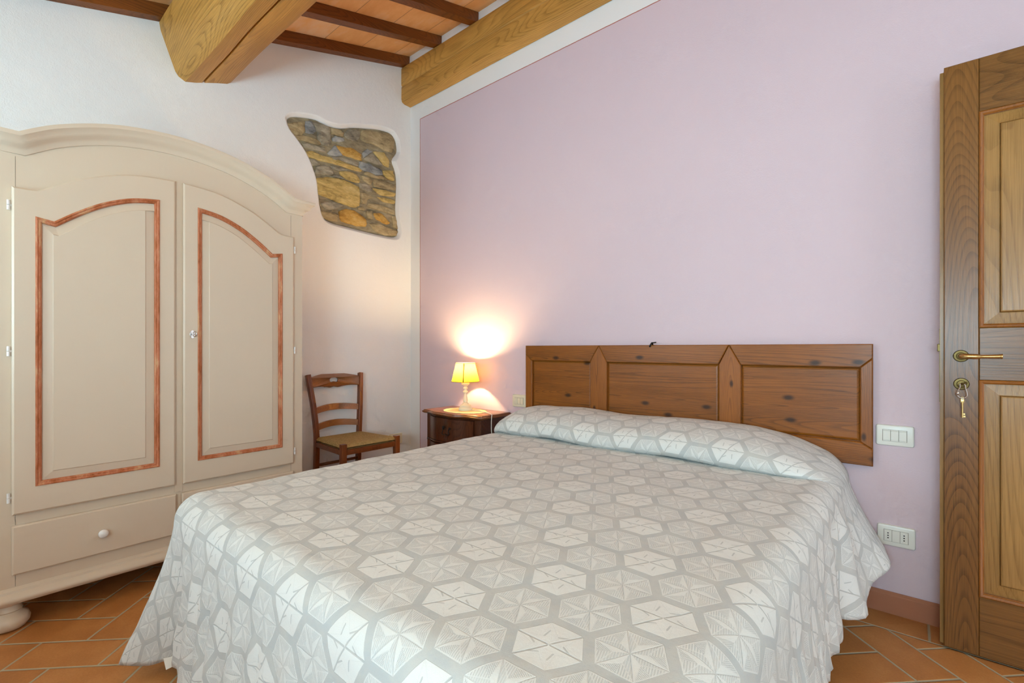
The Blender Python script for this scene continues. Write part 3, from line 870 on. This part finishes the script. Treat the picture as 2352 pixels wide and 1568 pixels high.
for z0, z1 in ((.430, .590), (.275, .415), (.120, .260)):
    bm = bmesh.new()
    n = 24; x0, x1 = .585, 1.015
    fr = [[bm.verts.new((lerp(x0, x1, i / n), front_y(lerp(x0, x1, i / n), -.292) - d, z)) for i in range(n + 1)] for d, z in ((0, z0), (.009, z0 + .004), (.009, z1 - .004), (0, z1))]
    for a, b in zip(fr, fr[1:]):
        for i in range(n): bm.faces.new((a[i], a[i + 1], b[i + 1], b[i]))
    dw = obj('drawer', bm, NSTAND, ns, smooth='auto')
    zc = (z0 + z1) / 2; yy = front_y(.80, -.292) - .010
    bm = bmesh.new()
    for sx in (-1, 1):
        lathe_b = bmesh.new(); lathe(lathe_b, [(.012, 0), (.010, .004), (.005, .010), (.004, .014)], seg=14); lathe_b.free()
        tube(bm, [(.80 + sx * .032, yy + .003, zc + .018), (.80 + sx * .032, yy - .008, zc + .018)], .006, seg=10)
        for k in range(5):
            a = k * 2 * PI / 5
            tube(bm, [(.80 + sx * .032, yy, zc + .018), (.80 + sx * .032 + .014 * math.cos(a), yy - .001, zc + .018 + .014 * math.sin(a))], [.004, .0025], seg=6)
    bp_ = catmull([(.80 - .032, yy - .010, zc + .016), (.80 - .026, yy - .012, zc - .002), (.80 - .034, yy - .013, zc - .018), (.80 - .018, yy - .014, zc - .026), (.80, yy - .014, zc - .020), (.80 + .018, yy - .014, zc - .026), (.80 + .034, yy - .013, zc - .018), (.80 + .026, yy - .012, zc - .002), (.80 + .032, yy - .010, zc + .016)], 5)
    tube(bm, bp_, .0032, seg=8)
    obj('handle', bm, IRON, dw, smooth=True)
for z in (.423, .268, .600):
    bm = bmesh.new(); tube(bm, [(lerp(.540, 1.06, i / 24), front_y(lerp(.540, 1.06, i / 24), -.292) - .002, z) for i in range(25)], .0065, seg=8); obj('bead_moulding', bm, NSTAND, ns, smooth=True)
for x, y in ((.56, -.27), (1.04, -.27), (.56, -.045), (1.04, -.045)):
    bm = TUBE([(x, y, 0), (x, y, .03), (x, y, .105)], [.016, .018, .024], seg=12); obj('foot', bm, NSTAND, ns, smooth=True)

# doily, lamp, cable
LX, LY = .795, -.149
bm = bmesh.new()
pts = []
for i in range(144):
    a = 2 * PI * i / 144; sc = 1 + .035 * abs(math.sin(a * 8)) + .02 * math.sin(a * 3 + 1)
    pts.append((.805 + .165 * sc * math.cos(a), -.165 + .118 * sc * math.sin(a)))
prism(bm, pts, lambda u, v, h: (u, v, h), NZ + .0004, NZ + .0030, .001)
o = obj('doily', bm, DOILY, origin=(.80, -.16, NZ)); tag(o, 'cream scalloped crochet doily under the lamp', 'doily')
lp = thing('table_lamp', (LX, LY, NZ + .003), 'small lit bedside lamp with a yellow cone shade and turned white base', 'lamp')
K = .003 + NZ
bm = bmesh.new()
lathe(bm, [(.0455, 0), (.0465, .004), (.0465, .014), (.044, .018), (.038, .022), (.0385, .028), (.033, .037), (.022, .043), (.0205, .049), (.013, .053), (.0135, .058), (.0165, .062), (.0165, .070), (.013, .092), (.0095, .112), (.0135, .117), (.0175, .124), (.0165, .130), (.010, .135), (.0105, .141), (.0160, .148), (.0150, .154), (.0095, .160), (.018, .168), (.0275, .177), (.0275, .185), (.020, .190), (.008, .193)], (LX, LY, K), 40)
obj('base', bm, LAMPW, lp, smooth='auto')
bm = TUBE([(LX, LY, K + .19), (LX, LY, K + .262)], [.014, .022], seg=20); obj('bulb_holder', bm, LAMPW, lp, smooth='auto')  # holder top widened to block light falling below the shade
bm = bmesh.new()
lathe(bm, [(.006, 0), (.014, .012), (.0175, .026), (.014, .038), (.006, .046), (.001, .048)], (LX, LY, K + .262), 20)
BULB = Mat('glowing_bulb'); BULB.b.inputs['Emission Color'].default_value = (1, .70, .35, 1); BULB.b.inputs['Emission Strength'].default_value = 2100
bulb = obj('bulb', bm, BULB.m, lp, smooth=True)
def ring_pts(r, z, n=64): return [(LX + r * math.cos(2 * PI * i / n), LY + r * math.sin(2 * PI * i / n), K + z) for i in range(n)]
bm = bmesh.new()
r0, r1, z0, z1 = .0945, .0640, .1965, .3220
lathe(bm, [(r0, z0), (lerp(r0, r1, .5), lerp(z0, z1, .5)), (r1, z1)], (LX, LY, K), 64, cap=False)
sh = obj('lamp_shade', bm, SHADE, lp, smooth=True)
for a in [-.93 + k * PI / 3 for k in range(6)]:
    bm = TUBE([(LX + (r0 + .0012) * math.cos(a), LY + (r0 + .0012) * math.sin(a), K + z0), (LX + (r1 + .0012) * math.cos(a), LY + (r1 + .0012) * math.sin(a), K + z1)], .0022 if a != -.93 else .0040, seg=8)
    if a == -.93: obj('shade_seam', bm, TRIM, sh, smooth=True)
    else: bm.free()
for r, z in ((r0, z0), (r1, z1)):
    bm = bmesh.new(); p = ring_pts(r + .0005, z); tube(bm, p + [p[0]], .0022, seg=8, cap=False); obj('shade_rim', bm, TRIM, sh, smooth=True)
# shade spider
bm = bmesh.new()
for a in (0, 2 * PI / 3, 4 * PI / 3): tube(bm, [(LX, LY, K + .228), (LX + .083 * math.cos(a), LY + .083 * math.sin(a), K + .24)], .0013, seg=6)
obj('shade_holder', bm, BRASSD, lp)
cb = catmull([(LX + .045, LY + .01, NZ + .008), (.90, -.13, NZ + .0065), (1.0, -.16, NZ + .0065), (1.085, -.20, NZ + .006), (1.1005, -.215, NZ - .006), (1.104, -.222, NZ - .05), (1.108, -.22, .50), (1.115, -.18, .38), (1.12, -.10, .30)], 6)
bm = TUBE(cb, .0026, seg=8); o = obj('power_cord', bm, CORD, origin=(1.0, -.16, NZ), smooth=True)
tag(o, 'thin white lamp cable hanging over the side of the dark bedside cabinet', 'cable')

# ------------------------------------------------------------------ switch plates
def plate(name, label, cx, cz, mods, mat=PLATE, left=False, w=.118, h=.082, origin=None, cat='switch'):
    """wall plate on the lilac wall (or the left wall)"""
    f = (lambda u, v, d: (cx + u, -d, cz + v)) if not left else (lambda u, v, d: (d, cx + u, cz + v))
    t = thing(name, f(0, 0, 0), label, cat)
    def rr(w, h, r, n=5, bulge=.0):
        out = []
        for sx, sy, a0 in ((1, 1, 0), (-1, 1, PI / 2), (-1, -1, PI), (1, -1, 1.5 * PI)):
            for k in range(n + 1):
                a = a0 + k * PI / 2 / n; out.append((sx * (w / 2 - r) + r * math.cos(a), sy * (h / 2 - r) + r * math.sin(a)))
        return out
    bm = bmesh.new(); P = rr(w, h, .008); n = len(P); rings = []
    for o_, d in ((0, .0), (0, .006), (.002, .0095), (.006, .011)): rings.append([bm.verts.new(f(u, v, d)) for u, v in offset(P, o_)])
    for a, b in zip(rings, rings[1:]):
        for i in range(n): bm.faces.new((a[i], a[(i + 1) % n], b[(i + 1) % n], b[i]))
    bm.faces.new(rings[-1])
    fr = obj('frame', bm, mat, t, smooth='auto')
    mw = .0245; mh = .044; tot = mw * len(mods)
    bm = BX(f(-tot / 2 - .001, -mh / 2 - .001, .010), f(tot / 2 + .001, mh / 2 + .001, .0113)); obj('recess', bm, GAP, t)
    for i, m in enumerate(mods):
        u0 = -tot / 2 + i * mw + .0005; u1 = u0 + mw - .001
        nm = {'s': 'rocker_switch', 'k': 'socket', 'b': 'blank_insert'}[m]
        if m == 's':
            bm = bmesh.new(); box(bm, f(u0, -mh / 2 + .004, .0112), f(u1, mh / 2 - .004, .0145), .0012)
            so = obj(nm, bm, mat, t)
            obj('insert_frame', BX(f(u0, mh / 2 - .0035, .0112), f(u1, mh / 2, .0125)), mat, t); obj('insert_frame', BX(f(u0, -mh / 2, .0112), f(u1, -mh / 2 + .0035, .0125)), mat, t)
        else:
            bm = bmesh.new(); box(bm, f(u0, -mh / 2, .0112), f(u1, mh / 2, .0130), .0006); so = obj(nm, bm, mat, t)
            if m == 'k':
                for dz in (-.0095, 0, .0095):
                    bm = bmesh.new(); uc = (u0 + u1) / 2
                    tube(bm, [f(uc, dz, .0120), f(uc, dz, .01325)], .0024, seg=14); obj('pin_hole', bm, BLACK, so)
    return t
plate('light_switch', 'white three-rocker light switch on the lilac wall, right of the headboard', 3.074, .7055, 'sss')
plate('wall_socket', 'white double wall socket low on the lilac wall, right of the bed', 3.078, .309, 'kbk', cat='socket')
plate('light_switch', 'ivory light switch between bedside lamp and headboard', 1.098 + .059, .705, 'sss', PLATEB)
plate('wall_socket', 'small ivory wall socket low on the white wall behind the chair', -.150, .332, 'kbk', PLATEB, True, cat='socket')

# ------------------------------------------------------------------ headboard
hb = thing('headboard', (2.12, -.02, .575), 'brown knotty pine headboard of three framed panels hung on the lilac wall', 'headboard')
X0, X1, Z0, Z1 = 1.230, 3.007, .577, 1.068
def hy(u, v, h): return (u, -.004 - h, v)
bm = BX(hy(X0 + .01, Z0 + .01, 0), hy(X1 - .01, Z1 - .01, .015)); obj('backing_panel', bm, HBX, hb)
uprights = [(1.704, 1.764, 1.815), (2.415, 2.464, 2.516)]
TZ, BZ = .973, .672          # inner edges of the top and bottom rails
for a, b in ((1.282, 1.709), (1.815, 2.416), (2.516, 2.966)):
    bm = bmesh.new(); r = []
    P = [(a, BZ), (b, BZ), (b, TZ), (a, TZ)]
    for o_, d in ((0, .014), (.006, .019), (.012, .021)): r.append([bm.verts.new(hy(u, v, d)) for u, v in offset(P, o_)])
    for p, q in zip(r, r[1:]):
        for i in range(4): bm.faces.new((p[i], p[(i + 1) % 4], q[(i + 1) % 4], q[i]))
    bm.faces.new(r[-1]); obj('panel', bm, HBX, hb)
g = .0006
def slab(name, P, mat, d1=.032):
    bm = bmesh.new(); prism(bm, P, hy, .012, d1, .0035); return obj(name, bm, mat, hb)
# top rail in three lengths cut to the pointed uprights
slab('top_rail', [(X0, TZ + .045), (1.282, TZ), (1.709 - g, TZ), (1.764 - g, Z1), (X0, Z1)], HBX)
slab('top_rail', [(1.764 + g, Z1), (1.815 + g, TZ), (2.415 - g, TZ), (2.464 - g, Z1)], HBX)
slab('top_rail', [(2.464 + g, Z1), (2.516 + g, TZ), (2.966, TZ), (X1, TZ + .038), (X1, Z1)], HBX)
slab('bottom_rail', [(X0, Z0), (X1, Z0), (X1, Z0 + .068 - g), (2.966, BZ - g), (1.282, BZ - g), (X0, Z0 + .068 - g)], HBX)
slab('side_stile', [(X0, Z0 + .068), (1.282, BZ), (1.282, TZ - g), (X0, TZ + .045 - g)], HBZ)
slab('side_stile', [(2.966, BZ), (X1, Z0 + .068), (X1, TZ + .038 - g), (2.966, TZ - g)], HBZ)
for a, m, b in uprights:
    slab('upright', [(a + .004, BZ), (b - .001, BZ), (b, TZ), (m, Z1 - .002), (a + .004, TZ)], HBZ)
hk = bmesh.new()
tube(hk, catmull([(2.075, -.002, 1.05), (2.078, -.018, 1.075), (2.082, -.034, 1.079), (2.078, -.040, 1.070), (2.072, -.040, 1.058)], 5), .0042, seg=10)
tube(hk, [(2.082, -.034, 1.079), (2.105, -.034, 1.082)], .003, seg=8)
o = obj('wall_hook', hk, IRON, origin=(2.078, -.02, 1.06), smooth=True); tag(o, 'small black iron hook over the top edge of the headboard', 'hook')

# ------------------------------------------------------------------ bed
XL, XRB, YH, YFT, ZB = 1.315, 2.930, -.045, -1.965, .585
bd = thing('bed', ((XL + XRB) / 2, -1.0, 0), 'double bed on short legs under a patterned grey bedspread', 'bed')
bm = BX((XL + .03, YFT + .05, .355), (XRB - .055, YH, .565), .05, 4); obj('mattress', bm, MATTR, bd, smooth='auto')
bm = BX((XL + .04, YFT + .06, .27), (XRB - .07, YH, .352), .01); obj('frame', bm, HBX, bd)
for x in (XL + .10, XRB - .10):
    for y in (YFT + .12, YH - .10):
        bm = TUBE([(x, y, 0), (x, y, .272)], [.022, .03], seg=16); obj('leg', bm, HBZ, bd, smooth='auto')
# bedspread
RS = .075
prof = catmull([(-.395, .5840, 0), (-.425, .5850, 0), (-.462, .590, 0), (-.487, .607, 0), (-.489, .638, 0), (-.465, .673, 0), (-.415, .697, 0), (-.350, .713, 0), (-.26, .718, 0), (-.18, .716, 0), (-.10, .706, 0), (-.055, .692, 0), (-.045, .668, 0)], 5)
rows = []                                            # (v along the cloth, y_flat, y_roll, z_roll)
ys = []
y = YFT
while y < -.405:
    ys.append(y); y += .006 if y < YFT + .12 else .02
for y in ys: rows.append((y, y, y, ZB))
acc = -.395
for i, p in enumerate(prof):
    if i: acc += (p - prof[i - 1]).length
    rows.append((acc, lerp(-.395, YH, i / (len(prof) - 1)), p.x, p.y))
xs = []
x = XL
while x < XRB - 1e-6:
    xs.append(x); x += .006 if (x < XL + .10 or x > XRB - .11) else .02
xs.append(XRB)
def kroll(x):
    tr = max(0, min(1, (XRB - x) / .36)); tl = max(0, min(1, (x - XL) / .17))
    return (1 - (1 - tr) ** 1.9) * (1 - (1 - tl) ** 2.0)
bm = bmesh.new(); uvl = bm.loops.layers.uv.new('UVMap'); UV = {}
NR, NC = len(rows), len(xs)
grid = []
for (v, yf, yr, zr) in rows:
    line = []
    for x in xs:
        k = kroll(x); roll = zr > ZB + 1e-4 or yr != yf
        yy = lerp(yf, yr, min(1, 1 - (1 - k) ** 4)) if roll else yf; zz = lerp(ZB, zr, k) if roll else ZB
        ex = min(x - XL, XRB - x); ey = yf - YFT
        dx = max(0, RS - ex); dy = max(0, RS - ey)
        r = math.hypot(dx, dy); px, py = x, yy
        sxn = -1 if x - XL < XRB - x else 1
        if r > RS:
            px -= sxn * (dx - dx / r * RS); py += dy - dy / r * RS; r = RS
        drop = RS - math.sqrt(max(0, RS * RS - r * r))
        ph = math.asin(min(1, r / RS)); ext = RS * ph - r
        if roll: v_ = v + .11 * min(1, 1 - (1 - k) ** 4)
        else: v_ = v
        ux, uy = x + (sxn * ext * dx / (math.hypot(dx, dy) or 1)), v_ - ext * dy / (math.hypot(dx, dy) or 1)
        wv = mnoise.noise(Vector((x * 5, v * 5, 1))) * .0045 + mnoise.noise(Vector((x * 16, v * 16, 4))) * .0022
        # gentle swells and creases in the roll and on the spread
        if roll: wv += mnoise.noise(Vector((x * 3.2, 2, 7))) * .010 * k
        zz2 = zz - drop + wv * (1 - min(1, r / RS))
        vt = bm.verts.new((px, py, zz2)); UV[vt] = (ux, uy); line.append(vt)
    grid.append(line)
for i in range(NR - 1):
    for j in range(NC - 1):
        try: bm.faces.new((grid[i][j], grid[i][j + 1], grid[i + 1][j + 1], grid[i + 1][j]))
        except ValueError: pass
# boundary loop: left side (head to foot), foot, right side (foot to head)
loop = [(grid[i][0], 'L') for i in range(NR - 1, -1, -1)] + [(grid[0][j], 'F') for j in range(1, NC)] + [(grid[i][NC - 1], 'R') for i in range(1, NR)]
# hem keyed by distance run along the loop
dist = [0]
for (a, _), (b, _) in zip(loop, loop[1:]): dist.append(dist[-1] + max((a.co.xy - b.co.xy).length, .0015))
iL = NR - 1; iF = iL + NC - 1
dL, dF, dE = dist[iL], dist[iF], dist[-1]
def kL(y): return dL * (y - YH) / (YFT - YH)
def kF(x): return dL + (dF - dL) * (x - XL) / (XRB - XL)
def kR(y): return dF + (dE - dF) * (y - YFT) / (YH - YFT)
hem = [(kL(YH), (1.285, -.05, .27)), (kL(-.35), (1.262, -.35, .16)), (kL(-.6), (1.27, -.6, .10)), (kL(-1.2), (1.262, -1.2, .08)), (kL(-1.75), (1.25, -1.75, .07)), (kL(-1.9), (1.232, -1.93, .062)),
       (dL - .015, (1.212, -2.03, .052)), (dL + .012, (1.208, -2.070, .050)), (dL + .045, (1.262, -2.016, .042)), (dL + .080, (1.300, -1.968, .050)), (dL + .112, (1.330, -1.925, .068)), (dL + .135, (1.348, -1.925, .085)),
       (dL + .155, (1.374, -1.962, .085)), (dL + .19, (1.405, -1.978, .080)), (kF(1.60), (1.60, -1.985, .075)), (kF(2.1), (2.1, -2.0, .07)), (kF(2.75), (2.76, -2.0, .08)), (dF - .03, (2.93, -2.01, .10)),
       (dF + .03, (2.975, -1.96, .14)), (kR(-1.7), (2.975, -1.7, .17)), (kR(-1.2), (2.962, -1.2, .185)), (kR(-.85), (2.955, -.88, .19)), (kR(-.74), (2.958, -.76, .19)), (kR(-.68), (2.946, -.69, .19)), (kR(-.61), (2.912, -.645, .195)), (kR(-.54), (2.915, -.585, .18)),
       (kR(-.46), (2.982, -.49, .165)), (kR(-.38), (3.000, -.400, .185)), (kR(-.30), (3.020, -.31, .22)), (kR(-.20), (3.062, -.215, .252)), (kR(-.12), (3.045, -.12, .29)), (kR(YH), (3.01, -.05, .33))]
hk_ = sorted(hem, key=lambda t: t[0])
def hem_at(d):
    for i in range(len(hk_) - 1):
        if d <= hk_[i + 1][0] or i == len(hk_) - 2:
            a, b = hk_[i][0], hk_[i + 1][0]; t = max(0, min(1, (d - a) / (b - a)))
            p0, p1, p2, p3 = [Vector(hk_[max(0, min(len(hk_) - 1, i + q))][1]) for q in (-1, 0, 1, 2)]
            m1 = (p2 - p0) * .5; m2 = (p3 - p1) * .5
            lim = (p2 - p1).length
            for m in (m1, m2):
                if m.length > lim * 1.2: m.length = lim * 1.2
            return p1 * (2 * t ** 3 - 3 * t * t + 1) + m1 * (t ** 3 - 2 * t * t + t) + p2 * (-2 * t ** 3 + 3 * t * t) + m2 * (t ** 3 - t * t)
NV = 30
cols = []
for i, (vt, side) in enumerate(loop):
    E = vt.co.copy(); d = dist[i]; H = hem_at(d)
    nx, ny = {'L': (-1, 0), 'F': (0, -1), 'R': (1, 0)}[side]
    u0, v0 = UV[vt]
    # fan the cloth directions round the corners
    for dc, a0, a1 in ((dL, PI, 1.5 * PI), (dF, 1.5 * PI, 2 * PI)):
        if abs(d - dc) < .16:
            t = (d - dc + .16) / .32; a = lerp(a0, a1, sm(t)); nx, ny = math.cos(a), math.sin(a)
    # outward plan normal for the folds
    amp, fr, cr = 0, 60, 0
    if side == 'F': amp = .014 * sm((d - dL - .15) / .1) * sm((dF - d) / .1); fr = 62; cr = .007
    if side == 'R': amp = .006 * sm((d - dF) / .1) * (1 - sm((d - kR(-.75)) / .1)); fr = 85; cr = .006 * (1 - .7 * sm((d - kR(-.75)) / .1))
    if side == 'L': amp = .008; fr = 30
    ln = (H - E).length
    col = [vt]
    for j in range(1, NV + 1):
        t = j / NV
        p = E.lerp(H, t)
        # cloth leaves the edge straight down before it swings to the hem
        blend = t ** 1.25
        p.x = lerp(E.x, H.x, blend); p.y = lerp(E.y, H.y, blend)
        w = math.sin(d * fr + 1.3 * math.sin(d * 17) + t * .8) * amp * sm(t * 1.3)
        w += mnoise.noise(Vector((d * 26, t * 3.0, 2))) * cr * 1.4 * sm(t * 2) + mnoise.noise(Vector((d * 60, t * 7, 5))) * cr * .6 * sm(t * 3)
        w += mnoise.noise(Vector((d * 9, t * 2, 8))) * .006 * t * (1 if cr else .3)
        if side == 'R':
            yv = vt.co.y
            w += (-.032 * math.exp(-((yv + .575) / .035) ** 2) + .012 * math.exp(-((yv + .69) / .04) ** 2) + .022 * math.exp(-((yv + .44) / .05) ** 2)) * sm(t * 4)
        p.x += nx * w; p.y += ny * w
        if j == NV: p.z += mnoise.noise(Vector((d * 30, 0, 3))) * .004
        nv = bm.verts.new(p); UV[nv] = (u0 + nx * ln * t, v0 + ny * ln * t); col.append(nv)
    cols.append(col)
for a, b in zip(cols, cols[1:]):
    for j in range(NV):
        try: bm.faces.new((a[j], b[j], b[j + 1], a[j + 1]))
        except ValueError: pass
for f in bm.faces:
    for l in f.loops: l[uvl].uv = UV[l.vert]
sp = obj('bedspread', bm, FABRIC, origin=((XL + XRB) / 2, -1.0, ZB), smooth=True)
md = sp.modifiers.new('thickness', 'SOLIDIFY'); md.thickness = .0035; md.offset = 0
tag(sp, 'pale grey bedspread woven with white hexagons and stars, draped over the bed', 'bedspread')
# sewn-in tag at the left corner hem
bm = bmesh.new()
p0 = hem_at(dL + .075); p1 = hem_at(dL + .105)
q = [p0 + Vector((.004, 0, .012)), p1 + Vector((.004, 0, .012)), p1 + Vector((.016, .004, -.018)), p0 + Vector((.016, .004, -.022))]
vs = [bm.verts.new(p) for p in q] + [bm.verts.new(p + Vector((-.0012, 0, 0))) for p in q]
for f in ((0, 1, 2, 3), (7, 6, 5, 4), (0, 4, 5, 1), (1, 5, 6, 2), (2, 6, 7, 3), (3, 7, 4, 0)): bm.faces.new([vs[i] for i in f])
o = obj('fabric_tag', bm, CORD, sp); o['label'] = 'small plain white sewn-in tag'

# ------------------------------------------------------------------ open door
DX0, DYF = 3.211, -.167
def dy(u, v, h): return (DX0 + u, DYF - h, v)     # h out towards the room
dr = thing('open_door', (DX0 + .42, -.145, 0), 'open walnut-stained panelled wooden door leaf folded back against the lilac wall', 'door')
DW = .82; ZT, ZBm = 2.032, .010; ST = .087
slab_d = .045
def dsl(name, a, b, mat, h0=-slab_d + .012, h1=0.0, bev=.002):
    bm = bmesh.new(); prism(bm, [(a[0], a[1]), (b[0], a[1]), (b[0], b[1]), (a[0], b[1])], dy, h0, h1, bev); return obj(name, bm, mat, dr)
dsl('stile', (0, ZBm), (ST, ZT), DOORW)
dsl('stile', (DW - ST, ZBm), (DW, ZT), DOORW)
dsl('rail', (ST + .0005, 1.850), (DW - ST - .0005, ZT), DOORX)
dsl('rail', (ST + .0005, .943), (DW - ST - .0005, 1.120), DOORX)
dsl('rail', (ST + .0005, ZBm), (DW - ST - .0005, .211), DOORX)
bm = bmesh.new(); prism(bm, [(-.010, ZBm + .0), (.10, ZBm), (.10, ZT - .008), (-.010, ZT - .008)], dy, -.046, -.020); obj('rebate_lip', bm, DOORP, dr)
bm = BX(dy(ST - .01, .2, -.028), dy(DW - ST + .01, 1.9, -.018)); obj('panel_core', bm, DOORP, dr)
for z0, z1 in ((1.120, 1.850), (.211, .943)):
    P = [(ST, z0), (DW - ST, z0), (DW - ST, z1), (ST, z1)]
    bm = bmesh.new(); sweep(bm, P, True, [(0, -.020), (0, .001), (.003, .003), (.007, .001), (.010, -.004), (.013, -.006), (.013, -.020)], dy)
    obj('panel_moulding', bm, DOORM, dr, smooth='auto')
    bm = bmesh.new(); r = []
    for o_, h in ((.013, -.014), (.048, -.010), (.050, -.0095), (.0505, -.013), (.053, -.004), (.056, -.003)): r.append([bm.verts.new(dy(u, v, h)) for u, v in offset(P, o_)])
    for a, b in zip(r, r[1:]):
        for i in range(4): bm.faces.new((a[i], a[(i + 1) % 4], b[(i + 1) % 4], b[i]))
    bm.faces.new(r[-1]); obj('panel', bm, DOORP, dr)
# lever handle
hc = (3.254 - DX0, 1.024)
def disc(cu, cv, r, h0, h1, mat, name, parent, ry=None):
    bm = bmesh.new(); rings = []
    n = 40
    for rr_, h in ((1, h0), (1, h0 + .002), (.93, h0 + .004), (.90, h0 + .0035), (.62, h0 + .004), (.55, h1), (.3, h1 + .001)):
        rings.append([bm.verts.new(dy(cu + r * rr_ * math.cos(2 * PI * i / n), cv + (ry or r) * rr_ * math.sin(2 * PI * i / n), h)) for i in range(n)])
    for a, b in zip(rings, rings[1:]):
        for i in range(n): bm.faces.new((a[i], a[(i + 1) % n], b[(i + 1) % n], b[i]))
    bm.faces.new(rings[-1]); return obj(name, bm, mat, parent, smooth='auto')
hr_ = disc(hc[0], hc[1], .0205, 0, .010, BRASSD, 'handle_rose', dr)
bm = bmesh.new()
u, v = hc
tube(bm, catmull([dy(u, v, .004), dy(u, v, .024), dy(u + .004, v, .036), dy(u + .016, v - .0005, .042), dy(u + .045, v - .001, .043), dy(u + .075, v - .0005, .042), dy(u + .092, v, .041), dy(u + .096, v, .041)], 4),
     [.008] * 4 + [.009] * 4 + [.0095] * 4 + [.0085] * 4 + [.006] * 4 + [.0065] * 4 + [.0082] * 4 + [.007], seg=16)
obj('lever_handle', bm, BRASS, dr, smooth=True)
kr = disc(3.255 - DX0, .928, .0205, 0, .007, BRASSD, 'keyhole_rose', dr)
u, v = 3.255 - DX0, .930
bm = bmesh.new(); tube(bm, [dy(u, v, .004), dy(u, v, .030)], .0025, seg=8)
tube(bm, [dy(u, v, .030)] + [dy(u + .010 * math.sin(a), v + .002 + .0, .036 + .008 * (1 - math.cos(a)) * .8) for a in (0, .8, 1.6, 2.4, 3.1)], .0018, seg=6)
tube(bm, [dy(u - .003, v - .002, .034), dy(u + .012, v + .006, .036)], .0028, seg=8)
o = obj('door_key', bm, BRASSD, origin=dy(u, v, .01), smooth=True); tag(o, 'brass key stuck in the lock of the wooden door', 'key')
# carabiner
bm = bmesh.new()
cp_ = [(0, .004), (.0065, .001), (.0085, -.012), (.0125, -.030), (.011, -.040), (.003, -.0455), (-.006, -.043), (-.0115, -.034), (-.0095, -.020), (-.0055, -.008), (-.0055, .001)]
pts = catmull([dy(u + a, v - .004 + b, .033 - .010 * (-b / .045)) for a, b in cp_], 4, True)
tube(bm, pts + [pts[0]], .0019, seg=10, cap=False)
tube(bm, [dy(u - .0118, v - .004 - .034, .0262), dy(u - .0098, v - .004 - .024, .0286)], .0034, seg=12)
cbn = obj('carabiner', bm, STEEL, origin=dy(u, v, .03), smooth=True); tag(cbn, 'small silver screw carabiner hanging from the key in the door', 'carabiner')
bm = bmesh.new()
w0 = (u + .0012, v - .0495)
lpk = [dy(w0[0] + .0034 * math.cos(a), w0[1] + .004 * math.sin(a), .022) for a in [2 * PI * i / 14 for i in range(15)]]
tube(bm, lpk, .0011, seg=6, cap=False)
box(bm, dy(w0[0] - .0045, w0[1] - .016, .0205), dy(w0[0] + .0045, w0[1] - .003, .0225), .0006)
tube(bm, [dy(w0[0], w0[1] - .014, .0215), dy(w0[0], w0[1] - .066, .0215)], .0026, seg=10)
box(bm, dy(w0[0], w0[1] - .064, .0205), dy(w0[0] + .0075, w0[1] - .059, .0225)); box(bm, dy(w0[0], w0[1] - .056, .0205), dy(w0[0] + .0065, w0[1] - .051, .0225))
o = obj('spare_key', bm, BRASS, origin=dy(w0[0], w0[1], .02), smooth='auto'); tag(o, 'small pale brass key dangling from the silver carabiner', 'key')
bm = BX(dy(-.017, 1.039, -.034), dy(-.004, 1.066, -.022), .002); obj('latch_bolt', bm, BRASSD, dr)
bm = BX(dy(-.0112, .86, -.040), dy(-.0098, 1.12, -.024)); obj('lock_faceplate', bm, BRASSD, dr)

# ------------------------------------------------------------------ light
def area(name, loc, rot, sx, sy, power, col, spread=None):
    l = bpy.data.lights.new(name, 'AREA'); l.shape = 'RECTANGLE'; l.size = sx; l.size_y = sy; l.energy = power; l.color = col
    if spread: l.spread = spread
    o = bpy.data.objects.new(name, l); C.objects.link(o); o.location = loc; o.rotation_euler = rot; return o
DAY = (.57, .85, 1.0)
for a, b, z0, z1, e in ((WX0, WX1, WZ0, WZ1, 31), (VX0, VX1, .85, 1.45, 82)):
    # lights in unseen windows, tilted up to brighten ceiling; right one added as fill
    area('window_fill_light', ((a + b) / 2, YF - .02, (z0 + z1) / 2), (PI / 2 + .80, 0, 0), b - a - .05, z1 - z0 - .05, e, DAY)
area('doorway_daylight', (XR + .10, (DY0 + DY1) / 2, 1.05), (0, PI / 2, 0), 1.9, .78, 6, (.9, .95, 1.0))
w = bpy.data.worlds.new('World'); bpy.context.scene.world = w; w.use_nodes = True
w.node_tree.nodes['Background'].inputs[0].default_value = (.75, .86, 1, 1); w.node_tree.nodes['Background'].inputs[1].default_value = 1.0

# ------------------------------------------------------------------ camera and view
cd = bpy.data.cameras.new('camera'); co = bpy.data.objects.new('camera', cd); C.objects.link(co)
co.location = CAM; co.rotation_euler = (PI / 2, 0, YAW)
cd.sensor_fit = 'HORIZONTAL'; cd.sensor_width = 36; cd.lens = 36 * FOC / 2352
cd.shift_y = (800 - 784) / 2352
cd.clip_start = .02
sc = bpy.context.scene; sc.camera = co
sc.view_settings.view_transform = 'Standard'; sc.view_settings.look = 'None'; sc.view_settings.exposure = 0.0; sc.view_settings.gamma = 1
sc.cycles.max_bounces = 7; sc.cycles.diffuse_bounces = 5; sc.cycles.glossy_bounces = 2; sc.cycles.transmission_bounces = 4
sc.cycles.caustics_reflective = False; sc.cycles.caustics_refractive = False
sc.cycles.use_adaptive_sampling = True; sc.cycles.adaptive_threshold = .08; sc.cycles.adaptive_min_samples = 12
